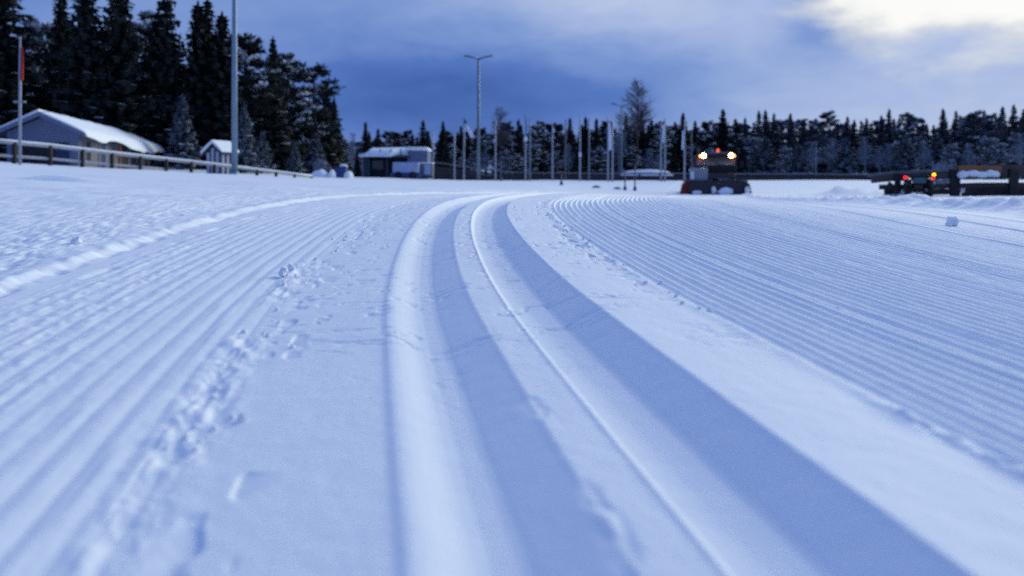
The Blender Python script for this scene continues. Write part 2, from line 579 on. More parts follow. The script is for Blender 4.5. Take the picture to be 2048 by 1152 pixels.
def ground_h(x, z, detail=True):
    x = np.asarray(x, float); z = np.asarray(z, float)
    u = lane(x, z)
    g = terrain(x, z)
    if not detail:
        return g
    near = 1 - sm(z, 25, 60)
    wob = 0.004 * vnoise(z * 2.3, 0 * z, 11)
    # ---- ski grooves
    h = grooves(u, z)
    h = h - 0.055 * np.clip(u - PITCH, 0, 0.25) - 0.045 * np.clip(-GW - u, 0, 0.26)
    # crumbled stretch on the ridge between the grooves
    crum = np.exp(-((u - 0.004) / 0.016) ** 2) * sm(fbm(z * 11, u * 20, 21, 3), 0.12, 0.5) * (1 - sm(z, 1.25, 1.7))
    h = h - 0.003 * crum
    h = h + 0.0016 * fbm(u * 5, z * 2.2, 5) + 0.0006 * fbm(u * 30, z * 30, 6, 3)
    strip = sm(u, U_L - 0.03, U_L + 0.02) * (1 - sm(u, U_R - 0.02, U_R + 0.03))
    # fine transverse tears inside the packed strip
    tear = fbm(u * 9, z * 85, 31, 3)
    h = h + 0.0003 * np.clip(tear, -1, 0.1) * strip * sm(fbm(u * 6, z * 4, 33), -0.1, 0.3) * (1 - sm(z, 5, 9))
    # hairline cracks across the packed snow
    cz = fbm(u * 4.5 + 3.1, z * 15, 35, 3, 0.5)
    ck = (1 - sm(np.abs(cz), 0.0, 0.085)) * sm(fbm(u * 8, z * 6, 36, 2), -0.15, 0.25)
    cz2 = fbm(u * 6.5 + 1.1, z * 27, 37, 2, 0.5)
    ck = np.maximum(ck, 0.7 * (1 - sm(np.abs(cz2), 0.0, 0.10)) * sm(fbm(u * 7, z * 5, 38, 2), 0.0, 0.35))
    h = h - 0.0055 * ck * strip * sm(z, 1.0, 1.9) * (1 - 0.5 * sm(z, 4.5, 7))
    # ---- right corduroy
    ra = sm(u, U_R + 0.0, U_R + 0.05) * (1 - sm(u, U_WIND - 0.9, U_WIND - 0.35))
    pr = 0.0352
    q = (u - 0.532) / pr
    t = q - np.floor(q)
    k = np.floor(q)
    d = np.minimum(t, 1 - t) * pr
    crest = np.where(t < 0.16, 1 - sm(t, 0.0, 0.16), np.clip((t - 0.16) / 0.80, 0, 1) ** 1.15)
    crest = np.minimum(crest, 0.94) / 0.94
    kamp = 0.85 + 0.35 * (_hash(k, k * 0 + 3, 5) - 0.5)
    kamp = np.where((k == 8) | (k == 35), 1.3, kamp)
    kamp = np.where((k == 9) | (k == 36) | (k == 64), 0.55, kamp)
    brk = 1 - 0.18 * fbm(z * 5, k * 3.3, 41, 3) - 0.35 * sm(fbm(z * 4, k * 3.3, 44, 2), 0.5, 0.7)
    amp = 0.0125 * (1 - 0.45 * sm(u, 1.2, 3.5)) * (1 - 0.70 * sm(z, 3.2, 9))
    rib = amp * kamp * brk * (crest - 0.35) - 0.002 * np.where((k == 8) | (k == 35), 1, 0)
    rib = rib + 0.0006 * fbm(u * 40, z * 30, 43, 2)
    h = h + ra * (rib - 0.004)
    # long seams between passes, further out
    for us, am in ((1.78, 0.004), (2.55, 0.006), (3.10, 0.009), (3.55, 0.008)):
        h = h + am * np.exp(-((u - us + 0.02 * vnoise(z * 1.1, 0 * z, int(us * 100))) / 0.020) ** 2) * sm(z, 1.5, 3)
    # ragged crumbs along the right edge of the strip
    edge = np.exp(-((u - U_R - 0.005 - 0.012 * fbm(z * 5, 0 * z, 51)) / 0.020) ** 2)
    h = h + edge * (0.003 + 0.010 * np.clip(fbm(u * 34, z * 24, 52, 3), -0.8, 1.0) * sm(fbm(z * 1.6, 0 * z, 53), -0.35, 0.35))
    edge2 = np.exp(-((u - U_R + 0.045) / 0.024) ** 2) * sm(fbm(u * 25, z * 13, 54, 2), 0.30, 0.55) * sm(z, 1.6, 2.2)
    h = h - 0.008 * edge2
    # ---- left corduroy: softer and rounder
    la = sm(-u, -U_L - 0.01, -U_L + 0.05) * (1 - sm(-u, 1.06, 1.16))
    pl = 0.050
    q = (-u - 0.452 + wob) / pl
    k = np.floor(q)
    t = q - k
    lk = 0.75 + 0.6 * _hash(k, k * 0 + 9, 15)
    rl = 0.0033 * lk * (np.abs(np.cos(np.pi * t)) ** 0.8 - 0.6)
    notch = sm(-u, 0.62, 0.95)
    comb = np.clip(fbm(z * 34, k * 7.7 + t * 1.5, 61, 3), -1, 1)
    rl = rl * (1 - 0.25 * notch) + 0.0045 * notch * comb * np.abs(np.cos(np.pi * t))
    lump = fbm(z * 5.5, k * 5.1, 62, 3)
    rl = rl + 0.002 * lump
    h = h + la * rl
    # broken clods where the strip meets the left corduroy
    eb = np.exp(-((u - U_L + 0.03) / 0.045) ** 2)
    cl = np.clip(fbm(u * 38 + 0.3 * fbm(z * 8, u * 8, 71), z * 20, 72, 3), -0.9, 0.9)
    h = h + eb * (0.000 + 0.0085 * cl * sm(fbm(z * 2.2, 0 * z, 73), -0.45, 0.2))
    eb2 = np.exp(-((u - U_L - 0.055) / 0.035) ** 2) * sm(fbm(u * 22, z * 11, 74, 2), 0.30, 0.52)
    h = h - 0.005 * eb2
    # dashes along the foot of the berm
    ds = np.exp(-((u + 1.085 + 0.008 * vnoise(z * 3, 0 * z, 80)) / 0.016) ** 2) * sm(vnoise(z * 9, 0 * z, 81), 0.05, 0.25)
    h = h - 0.008 * ds
    # ---- berm and the trampled field on the left
    scal = fbm(z * 19, 0 * z + 4.2, 90, 3)
    face = sm(-u, -U_BERM + 0.006 * scal, -U_BERM + 0.045 + 0.02 * sm(scal, 0, 0.5))
    hb = 0.021 * (1 + 0.2 * fbm(z * 3.0, 0 * z, 91, 2))
    h = h + face * hb
    gou = (sm(-u, 1.165, 1.20) * (1 - sm(-u, 1.235, 1.31)))
    h = h + gou * 0.026 * np.clip(fbm(z * 26, u * 6, 92, 3), -0.9, 0.1)
    fl = sm(-u, 1.24, 1.40)
    fade = near
    crust = fbm(x * 13, z * 20, 95, 4, 0.65)
    ter = np.clip(crust * 1.5, -0.8, 0.55)
    h = h + fl * fade * (0.0045 * ter + 0.020 * fbm(x * 1.3, z * 1.5, 96, 3) + 0.0085 * np.clip(fbm(x * 42, z * 26, 97, 3, 0.65) * 1.4, -1, 0.4))
    h = h + fl * 0.06 * fbm(x * 0.22, z * 0.22, 98, 3)
    for fx, fz, fr, fd in ((-4.6, 7.8, 0.22, 0.07), (-5.6, 13.2, 0.35, 0.08), (-5.1, 15.0, 0.30, 0.06), (-3.3, 9.8, 0.25, 0.05), (-8.5, 16.0, 0.4, 0.08)):
        rr = ((x - fx) / (fr * 1.5)) ** 2 + ((z - fz) / fr) ** 2
        h = h + fd * (np.exp(-((x - fx) / (fr * 1.6)) ** 2 - ((z - fz - fr) / fr) ** 2) - np.exp(-rr))
    # ---- windrow and the verge on the right
    wu = u - U_WIND - 0.10 * vnoise(z * 0.6, 0 * z, 101)
    wl_ = fbm(x * 4.2, z * 4.2, 102, 4, 0.6)
    h = h + (0.105 + 0.075 * wl_) * np.exp(-(wu / 0.24) ** 2)
    vg = sm(u, U_WIND - 0.15, U_WIND + 0.35)
    h = h + vg * (0.045 + 0.05 * fbm(x * 0.9, z * 0.9, 103, 4) * near)
    # heaped snow beside the log fence
    for px_, pz_, rx_, rz_, ph in ((18.3, 42.0, 2.2, 2.2, 0.36), (17.0, 41.0, 1.0, 1.2, 0.22), (19.0, 38.5, 1.2, 1.3, 0.28), (26, 36, 5, 2.0, 0.12)):
        hp = np.exp(-((x - px_) / rx_) ** 2 - ((z - pz_) / rz_) ** 2)
        h = h + ph * hp * (1 + 0.8 * fbm(x * 1.6, z * 1.6, 110, 4))
    # soft heaps by the far edge of the field
    h = h + 0.12 * fbm(x * 0.09, z * 0.09, 120, 3) * sm(z, 25, 60) * sm(np.abs(u), 3, 12)
    return g + h


def GH(x, z):
    return float(ground_h(np.array([x]), np.array([z]))[0])


def build_ground():
    def seq(a, b, d0, growth=1.0, dmax=1e9):
        out, p, d = [], a, d0
        while p < b:
            out.append(p)
            p += d
            d = min(d * growth, dmax)
        return out
    left = seq(1.62, 170.0, 0.0065, 1.0125, 8.0)
    right = seq(4.6, 190.0, 0.014, 1.03, 8.0)
    us = [-v for v in left[::-1]]
    us += seq(-1.615, -0.50, 0.0052)
    us += seq(-0.50, 0.60, 0.0028)
    us += [0.532 + k * 0.00352 for k in range(20, 640)]
    us += [0.532 + k * 0.0352 / 7 for k in range(int(640 * 0.7), 810)]
    us += right
    us = np.unique(np.round(np.array(us), 5))
    zs = [-60, -40, -25, -15, -9, -5, -2.5, -1.2, -0.4, 0.0, 0.2, 0.3]
    y = 285 + 575 / 0.38
    while y > 372:
        zs.append(575 / (y - 285))
        y -= 1.25 if y < 1180 else 5.0
    z = zs[-1]
    d = 0.045
    while z < 60:
        z += d
        zs.append(z)
        d *= 1.032
    d = 1.6
    while z < 900:
        z += d
        zs.append(z)
        d *= 1.12
    zs = np.array(zs)
    U, Z = np.meshgrid(us, zs)
    X = unlane(U, Z)
    H = ground_h(X, Z)
    nr, nc = U.shape
    co = np.stack([X, Z, H], -1).reshape(-1, 3).astype(np.float32)
    idx = np.arange(nr * nc, dtype=np.int32).reshape(nr, nc)
    q = np.stack([idx[:-1, :-1], idx[:-1, 1:], idx[1:, 1:], idx[1:, :-1]], -1).reshape(-1)
    me = bpy.data.meshes.new('ground')
    me.vertices.add(len(co))
    me.vertices.foreach_set('co', co.ravel())
    nf = len(q) // 4
    me.loops.add(nf * 4)
    me.loops.foreach_set('vertex_index', q)
    me.polygons.add(nf)
    me.polygons.foreach_set('loop_start', np.arange(0, nf * 4, 4, dtype=np.int32))
    uv = me.uv_layers.new(name='track')
    uvc = np.stack([U, Z], -1).reshape(-1, 2).astype(np.float32)
    uv.data.foreach_set('uv', uvc[q].ravel())
    me.update(calc_edges=True)
    me.polygons.foreach_set('use_smooth', np.ones(nf, dtype=bool))
    me.materials.append(M['ground'])
    o = link('ground', me)
    o['kind'] = 'structure'
    print('ground', nr, nc, nr * nc)


build_ground()

# ------------------------------------------------------------------ trees


def spruce_meshes(seed, h=12.0, r=1.55, snow=0.22, gap=0.0, nseg=46, sname='needle'):
    rnd = random.Random(seed)
    tr = MB()
    tr.tube([(0, 0, -0.6), (0, 0, h * 0.35), (0.03, 0, h * 0.7), (0, 0, h * 0.985)], [0.17 * h / 12, 0.12 * h / 12, 0.06, 0.012], 7)
    cr = MB()
    bot = 0.06

    def quad(p, ax, ay, mi):
        cr.add([p - ax - ay, p + ax - ay, p + ax * 0.55 + ay, p - ax * 0.55 + ay], [(0, 1, 2, 3)], mi)
    for k in range(nseg):
        f = (k + rnd.random() * 0.6) / nseg
        hz = h * (bot + (0.985 - bot) * f ** 0.95)
        rr = r * (1 - f) ** 0.82 * (0.55 + 0.45 * min(1, f * 8)) * rnd.uniform(0.85, 1.15) + 0.10
        nb = int(5 + 7 * (1 - f))
        a0 = rnd.random() * 6.28
        for b in range(nb):
            if rnd.random() < gap:
                continue
            a = a0 + b * 6.283 / nb + rnd.uniform(-0.3, 0.3)
            ln = rr * rnd.uniform(0.62, 1.22)
            ca, sa = math.cos(a), math.sin(a)
            dr = rnd.uniform(0.18, 0.42) * (1 - 0.75 * f)
            isnow = rnd.random() < snow * (1.25 - 0.9 * f)
            n = max(2, int(ln / 0.20))
            for i in range(n):
                s = (i + 0.6) / n
                d = ln * s
                z = hz - d * dr * (1.2 - 0.5 * s) + 0.10 * ln * s * s
                wid = (0.11 + 0.16 * math.sin(min(1, s * 1.15) * 2.6)) * (0.6 + 0.5 * (1 - f))
                for e in (-1, 1):
                    side = e * wid * rnd.uniform(0.3, 1.0)
                    p = Vector((ca * d - sa * side, sa * d + ca * side, z + rnd.uniform(-0.06, 0.05)))
                    ax = Vector((-sa, ca, rnd.uniform(-0.5, 0.3))) * wid * 0.8
                    ay = Vector((ca, sa, -dr + rnd.uniform(-0.5, 0.2))) * rnd.uniform(0.10, 0.17)
                    quad(p, ax, ay, 0)
                if rnd.random() < 0.75:      # hanging twigs
                    p = Vector((ca * d, sa * d, z - 0.10))
                    quad(p, Vector((-sa, ca, 0)) * wid * 0.8 + Vector((ca, sa, 0)) * rnd.uniform(-.1, .1), Vector((0, 0, -0.17)), 0)
                if isnow and s > 0.25:
                    p = Vector((ca * d, sa * d, z + 0.09))
                    quad(p, Vector((-sa, ca, rnd.uniform(-0.15, 0.15))) * wid * 1.05, Vector((ca, sa, -dr * 0.8)) * 0.15, 1)
    # leader
    for i in range(10):
        a = rnd.random() * 6.28
        p = Vector((0, 0, h * (0.955 + 0.045 * i / 10)))
        quad(p, Vector((math.cos(a), math.sin(a), 0.2)) * 0.07, Vector((0, 0, 0.16)), 0)
    return tr, cr


def pine_meshes(seed, h=12.0, r=1.9, snow=0.25, low=0.22, n=46):
    rnd = random.Random(seed)
    tr = MB()
    tr.tube([(0, 0, -0.6), (0.05, 0, h * 0.4), (-0.04, 0.03, h * 0.75), (0, 0, h * 0.96)], [0.18, 0.13, 0.075, 0.02], 7)
    cr = MB()
    for k in range(n):
        f = rnd.random() ** 0.8
        hz = h * (low + (0.93 - low) * f)
        ln = r * (0.35 + 0.75 * math.sin(min(1.0, (1 - f) * 1.15 + 0.12) * 1.7)) * rnd.uniform(0.45, 1.1)
        a = rnd.random() * 6.283
        ca, sa = math.cos(a), math.sin(a)
        up = rnd.uniform(0.05, 0.6)
        e = Vector((ca * ln, sa * ln, hz + up * ln))
        tr.tube([(0, 0, hz), (ca * ln * 0.5, sa * ln * 0.5, hz + up * ln * 0.35), tuple(e)], [0.035, 0.025, 0.01], 4, cap=False)
        sn = rnd.random() < snow * 1.6
        for c in range(3):
            cc = Vector((ca * ln * (0.55 + 0.22 * c), sa * ln * (0.55 + 0.22 * c), hz + up * ln * (0.5 + 0.25 * c)))
            rad = rnd.uniform(0.34, 0.60) * (1.0 - 0.3 * f)
            for i in range(34):
                d = Vector((rnd.gauss(0, 1), rnd.gauss(0, 1), rnd.gauss(0, 0.7))).normalized() * rad * rnd.uniform(0.35, 1.0)
                p = cc + d
                ax = Vector((rnd.uniform(-1, 1), rnd.uniform(-1, 1), rnd.uniform(-1, 1))).normalized() * 0.05
                ay = (d.normalized() + Vector((0, 0, 0.5))).normalized() * rnd.uniform(0.09, 0.16)
                mi = 1 if (sn and d.z > rad * 0.15 and rnd.random() < 0.75) else 0
                if mi:
                    ax = ax * 2.6
                cr.add([p - ax - ay, p + ax - ay, p + ax + ay, p - ax + ay], [(0, 1, 2, 3)], mi)
    return tr, cr


def birch_meshes(seed, h=12.0, r=1.7, dense=1.0, tw=0.012, start=0.28):
    rnd = random.Random(seed)
    tr = MB()
    tr.tube([(0, 0, -0.5), (0.05, 0.02, h * 0.3), (-0.04, 0, h * 0.65), (0, 0, h * 0.97)], [0.13 * h / 12, 0.10 * h / 12, 0.05, 0.012], 6)
    cr = MB()

    def twig(p, d, ln, rad, depth):
        q = p + d * ln
        s = d.orthogonal().normalized() * rad
        s2 = d.cross(s).normalized() * rad
        cr.add([p - s, p + s * 0.5 + s2, p + s * 0.5 - s2, q], [(0, 1, 3), (1, 2, 3), (2, 0, 3)], 0)
        if depth > 0:
            for _ in range(4 if depth > 1 else 6):
                t = rnd.uniform(0.2, 0.98)
                nd = (d + Vector((rnd.gauss(0, 0.45), rnd.gauss(0, 0.45), rnd.gauss(0.05, 0.35)))).normalized()
                twig(p + d * ln * t, nd, ln * rnd.uniform(0.35, 0.62), rad * 0.62, depth - 1)
    for k in range(int(52 * dense)):
        f = rnd.uniform(0.0, 1.0)
        hz = h * (start + (0.94 - start) * f)
        a = rnd.random() * 6.283
        ln = r * (0.25 + 0.85 * (1 - f) ** 0.7) * rnd.uniform(0.7, 1.15)
        d = Vector((math.cos(a) * 0.75, math.sin(a) * 0.75, rnd.uniform(0.5, 1.1))).normalized()
        twig(Vector((0, 0, hz)), d, ln, tw * 1.9, 2)
    return tr, cr


def bush_meshes(seed, h=4.0, r=1.6):
    rnd = random.Random(seed)
    tr = MB()
    cr = MB()
    for k in range(7):
        a = rnd.random() * 6.283
        tr.tube([(0, 0, -0.3), (math.cos(a) * r * 0.25, math.sin(a) * r * 0.25, h * 0.5), (math.cos(a) * r * 0.5, math.sin(a) * r * 0.5, h * 0.9)], [0.05, 0.035, 0.01], 4, cap=False)
    for k in range(900):
        d = Vector((rnd.gauss(0, 1), rnd.gauss(0, 1), rnd.gauss(0, 1))).normalized()
        q = rnd.uniform(0.5, 1.0) * (1 + 0.3 * mnoise.noise(d * 2.2 + Vector((seed, seed, 0))))
        p = Vector((d.x * r * q * 0.8, d.y * r * q * 0.8, h * 0.55 + d.z * h * 0.45 * q))
        ax = Vector((rnd.uniform(-1, 1), rnd.uniform(-1, 1), rnd.uniform(-1, 1))).normalized() * rnd.uniform(0.03, 0.09)
        ay = Vector((rnd.uniform(-.5, .5), rnd.uniform(-.5, .5), 1)).normalized() * rnd.uniform(0.12, 0.26)
        cr.add([p - ax - ay, p + ax - ay, p + ax * 0.4 + ay, p - ax * 0.4 + ay], [(0, 1, 2, 3)], 0)
    return tr, cr


def join(tr, cr):
    j = MB()
    j.add(tr.v, tr.f)
    j.m = [2] * len(j.f)
    o = len(j.v)
    j.v.extend(cr.v)
    j.f.extend([tuple(i + o for i in f) for f in cr.f])
    j.m.extend(cr.m)
    return j


NB = [M['needle'], M['branch_snow'], M['bark']]
PROTO = {}


def proto(key, maker, mats):
    tr, cr = maker
    PROTO[key] = {
        'trunk': tr.mesh('trunk', [mats[2]], smooth=True, fixn=False),
        'crown': cr.mesh('crown', mats[:2], fixn=False),
        'one': join(tr, cr).mesh('tree', mats, fixn=False),
    }


proto('spruce_a', spruce_meshes(1, r=2.0, snow=0.24, nseg=44), NB)
proto('spruce_b', spruce_meshes(2, r=1.7, snow=0.28, nseg=44, gap=0.10), NB)
proto('spruce_c', spruce_meshes(3, r=2.4, snow=0.48, gap=0.14), NB)
proto('spruce_d', spruce_meshes(4, r=1.45, snow=0.08, gap=0.06), NB)
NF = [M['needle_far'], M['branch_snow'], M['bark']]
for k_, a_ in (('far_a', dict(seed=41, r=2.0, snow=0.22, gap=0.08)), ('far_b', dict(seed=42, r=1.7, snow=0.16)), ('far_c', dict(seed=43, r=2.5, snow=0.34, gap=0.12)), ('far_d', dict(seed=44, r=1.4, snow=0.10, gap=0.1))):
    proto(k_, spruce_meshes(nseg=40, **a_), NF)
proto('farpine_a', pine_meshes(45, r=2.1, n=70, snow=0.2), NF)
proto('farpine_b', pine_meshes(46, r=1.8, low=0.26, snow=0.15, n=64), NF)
proto('pine_a', pine_meshes(11, r=2.1, n=74, snow=0.4), NB)
proto('pine_b', pine_meshes(12, r=1.8, low=0.26, snow=0.15, n=70), NB)
proto('frost', spruce_meshes(7, h=6, r=1.7, snow=0.75, gap=0.12, nseg=22), [M['needle_frost'], M['branch_snow'], M['bark']])
proto('frostpine', pine_meshes(13, h=12.0, r=1.9, snow=0.45, low=0.12, n=74), [M['needle_frost'], M['branch_snow'], M['bark']])
proto('birch', birch_meshes(21, dense=2.4, tw=0.016, start=0.42), [M['twig'], M['snow'], M['bark']])
proto('frostbirch', birch_meshes(22, r=2.2, dense=1.5, tw=0.018), [M['twig_frost'], M['snow'], M['twig_frost']])
proto('bush', bush_meshes(31), [M['twig_frost'], M['snow'], M['bark']])
PH = {'frost': 6.0, 'bush': 4.0}
KIND = {'far_a': 'spruce_tree', 'far_b': 'spruce_tree', 'far_c': 'spruce_tree', 'far_d': 'spruce_tree', 'farpine_a': 'pine_tree', 'farpine_b': 'pine_tree', 'spruce_a': 'spruce_tree', 'spruce_b': 'spruce_tree', 'spruce_c': 'spruce_tree', 'spruce_d': 'spruce_tree', 'pine_a': 'pine_tree',
        'pine_b': 'pine_tree', 'frost': 'spruce_tree', 'frostpine': 'pine_tree', 'birch': 'birch_tree', 'frostbirch': 'birch_tree', 'bush': 'bush'}
TR = random.Random(77)


def plant(key, px, top, d, label, group=None, parts=False, wide=1.0, base=None):
    """a tree whose tip stands at picture (px, top) when d metres away"""
    p = at(px, top, d)
    g = GH(p.x, d) if base is None else base
    h = p.z - g
    s = h / PH.get(key, 12.0)
    sw = s * wide
    name = KIND[key]
    cat = 'bush' if key == 'bush' else 'tree'
    if parts:
        o = thing(name, label, cat, (p.x, d, g), TR.random() * 6.28, group)
        link('trunk', PROTO[key]['trunk'], o)
        link('crown', PROTO[key]['crown'], o)
    else:
        o = link(name, PROTO[key]['one'])
        o.location = (p.x, d, g)
        o.rotation_euler = (0, 0, TR.random() * 6.28)
        tag(o, label, cat, group)
    o.scale = (sw, sw, s)
    return o


LEFT = [
    ('spruce_c', 12, -70, 60, 'tall spruce at the left edge of the photo behind the cabin', 1.0),
    ('frostpine', 78, 30, 66, 'pale frosted pine right of the red pennant, behind the cabin ridge', 1.0),
    ('spruce_b', 122, -30, 63, 'narrow dark spruce just right of the cabin gable peak', 1.0),
    ('spruce_a', 172, -60, 58, 'dark spruce rising over the near half of the cabin roof', 1.0),
    ('spruce_c', 240, -55, 59, 'broad snow-flecked spruce over the middle of the cabin roof', 1.0),
    ('pine_a', 288, 12, 66, 'shaggy pine between the two tall spruces over the cabin roof', 0.9),
    ('spruce_a', 330, -45, 61, 'tall dark spruce over the far end of the cabin roof', 0.85),
    ('spruce_d', 396, 3, 62, 'slim spruce with the first pointed tip left of the lamp mast', 1.25),
    ('spruce_b', 415, -2, 64, 'slim spruce in the middle of the three pointed tips left of the lamp mast', 1.0),
    ('spruce_d', 444, 24, 62, 'shorter slim spruce touching the left side of the lamp mast', 1.3),
    ('pine_b', 492, 60, 64, 'loose crowned pine just right of the tall lamp mast', 1.1),
    ('spruce_a', 546, 74, 66, 'pointed spruce, second tree right of the lamp mast', 0.85),
    ('pine_a', 575, 100, 69, 'dark pine leaning on the pointed spruce right of the lamp mast', 0.9),
    ('pine_b', 628, 126, 71, 'dense dark pine with a forked top near the end of the left grove', 1.2),
    ('spruce_a', 652, 158, 73, 'dark spruce, last but one at the right end of the left grove', 0.9),
    ('spruce_c', 668, 195, 75, 'lowest dark spruce closing the right end of the left grove', 0.85),
    ('frost', 488, 212, 54, 'small snow-loaded spruce standing behind the lamp mast', 0.85),
    ('frost', 365, 190, 56, 'small frosted spruce between the cabin and the striped kiosk', 0.95),
    ('frost', 525, 262, 57, 'low frosted spruce right of the striped kiosk', 1.1),
    ('frost', 590, 285, 60, 'low frosted spruce near the far end of the white rail', 1.1),
    ('spruce_b', 714, 300, 66, 'small black spruce standing alone left of the snowy lodge', 0.9),
]
for key, px, top, d, lab, wd in LEFT:
    plant(key, px, top, d, lab, parts=True, wide=wd * (1.25 if key.startswith(('spruce', 'pine')) else 1.0))
for i in range(34):
    px = -50 + i * 21.6 + TR.uniform(-10, 10)
    top = np.interp(px, [0, 300, 480, 600, 680], [35, 70, 120, 175, 235]) + TR.uniform(0, 100)
    plant(TR.choice(['spruce_a', 'spruce_b', 'pine_a', 'spruce_c']), px, float(top), TR.uniform(76, 92),
          'dark conifer in the second row of the left grove, mostly hidden by the front trees', 'second row trees of the left grove')
for i in range(8):
    px = 200 + i * 62 + TR.uniform(-12, 12)
    plant('frost', px, 270 + TR.uniform(-15, 25), TR.uniform(66, 72), 'low snow-covered young spruce under the dark left grove', 'young spruces under the left grove', wide=1.3)

# far line of trees behind the plank fence
FAR_SPRUCE = [(731, 243), (756, 255), (846, 240), (886, 241), (922, 250), (1037, 238), (1140, 233), (1171, 232), (1193, 236), (1252, 228), (1283, 216),
              (1303, 238), (1366, 226), (1390, 238), (1446, 218), (1490, 236), (1518, 219), (1531, 221), (1548, 228), (1581, 226), (1607, 237),
              (1695, 231), (1709, 240), (1733, 236), (1763, 232), (1778, 216), (1798, 236), (1886, 218), (1912, 222), (1968, 220), (2005, 213), (2028, 209), (2046, 224)]
FAR_PINE = [(790, 262), (815, 258), (960, 252), (1010, 240), (1075, 240), (1098, 244), (1118, 244), (1215, 240), (1325, 240), (1345, 246), (1412, 236),
            (1470, 246), (1630, 236), (1656, 216), (1815, 222), (1835, 228), (1935, 228), (1950, 218), (1985, 222), (2060, 214)]
GS = 'pointed spruces in the far tree line'
GP = 'rounded pines in the far tree line'
GF = 'filler trees of the far tree line'
LS = 'dark pointed spruce whose tip breaks the skyline of the far tree line'
LP = 'dark round-topped pine whose crown breaks the skyline of the far tree line'
LB = 'dark conifer inside the far tree line, below the skyline tips'
for px, top in FAR_SPRUCE:
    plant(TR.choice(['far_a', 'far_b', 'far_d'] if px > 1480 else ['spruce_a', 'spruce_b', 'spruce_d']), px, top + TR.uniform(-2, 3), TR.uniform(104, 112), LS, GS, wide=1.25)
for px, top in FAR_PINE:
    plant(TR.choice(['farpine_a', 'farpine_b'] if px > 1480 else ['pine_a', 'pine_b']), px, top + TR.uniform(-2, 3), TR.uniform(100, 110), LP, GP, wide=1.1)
for i in range(112):
    px = 690 + i * 12.4 + TR.uniform(-6, 6)
    top = np.interp(px, [690, 760, 1000, 1300, 1500, 2060], [272, 266, 252, 250, 241, 234]) + TR.uniform(-6, 16)
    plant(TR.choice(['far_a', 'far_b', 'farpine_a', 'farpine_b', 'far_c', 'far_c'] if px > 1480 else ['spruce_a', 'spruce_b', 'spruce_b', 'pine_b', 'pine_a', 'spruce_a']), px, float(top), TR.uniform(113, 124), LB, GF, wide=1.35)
for i in range(44):
    px = 700 + i * 31 + TR.uniform(-9, 9)
    top = np.interp(px, [690, 1000, 1400, 1500, 2060], [300, 288, 292, 276, 268]) + TR.uniform(-8, 18)
    if px > 1500 or TR.random() < 0.3:
        k = TR.choice(['frostpine', 'frostbirch', 'frostbirch', 'frost'])
        plant(k, px, float(top), TR.uniform(92, 99), 'bluish frosted tree at the front foot of the far tree line', 'frosted trees of the far tree line', wide=1.5)
    else:
        plant(TR.choice(['spruce_a', 'pine_a']), px, float(top), TR.uniform(92, 99), LB, GF, wide=1.5)
plant('birch', 1275, 152, 96, 'tall bare birch towering over the far tree line left of the snow groomer', parts=True, wide=1.35)
plant('birch', 1001, 208, 98, 'lower bare birch showing above the far tree line right of the twin lamp', parts=True, wide=1.2)
plant('frostbirch', 1238, 222, 97, 'thin pale birch left of the tall bare birch', parts=True, wide=1.0)
plant('frostbirch', 706, 262, 84, 'pale frosted birch between the left grove and the lodge', parts=True, wide=1.0)
plant('bush', 1885, 322, 52, 'rounded frosted bush behind the dark car and log fence', parts=True, wide=1.3)
plant('bush', 640, 316, 62, 'arching frosted bush at the far end of the white rail', parts=True, wide=1.2)

# ------------------------------------------------------------------ left rail fence


def left_rail():
    pts = []
    px = [-75, 32, 103, 167, 226, 282, 334, 384, 430, 474, 515, 553, 590, 624]
    for p in px:
        d = 34.0 * 1740 / (1740 - p)
        top = np.interp(p, [-75, 0, 100, 226, 400, 500, 620, 640], [276, 283, 292, 307, 326, 338, 353, 355])
        pts.append(at(p, float(top), d))
    root = thing('rail_fence', 'long rail fence of pale rounded rails on black posts along the left snow bank', 'fence', (pts[0].x, pts[0].y, 0))
    loc = root.location
    rel = [p - Vector(loc) for p in pts]
    MB().tube([p for p in rel], 0.085, 10).build('top_rail', M['pale_wood'], root, True)
    sn = MB()
    sn.tube([p + Vector((0, 0, 0.062)) for p in rel], 0.06, 8)
    sn.build('rail_snow', M['snow'], root, True)
    MB().tube([p + Vector((0, 0, -0.60 + 0.012 * i)) for i, p in enumerate(rel[:7])], 0.065, 8).build('lower_rail', M['pale_wood'], root, True)
    for p, w_ in zip(rel, pts):
        g = GH(w_.x, w_.y)
        z0 = min(g - 0.5, w_.z - 0.5)
        b = MB()
        b.box((p.x, p.y - 0.11, (z0 + w_.z + 0.02) / 2), (0.17, 0.14, w_.z + 0.02 - z0), bev=0.02)
        b.build('post', M['post'], root)


left_rail()

# ------------------------------------------------------------------ cabin with the long snowy roof


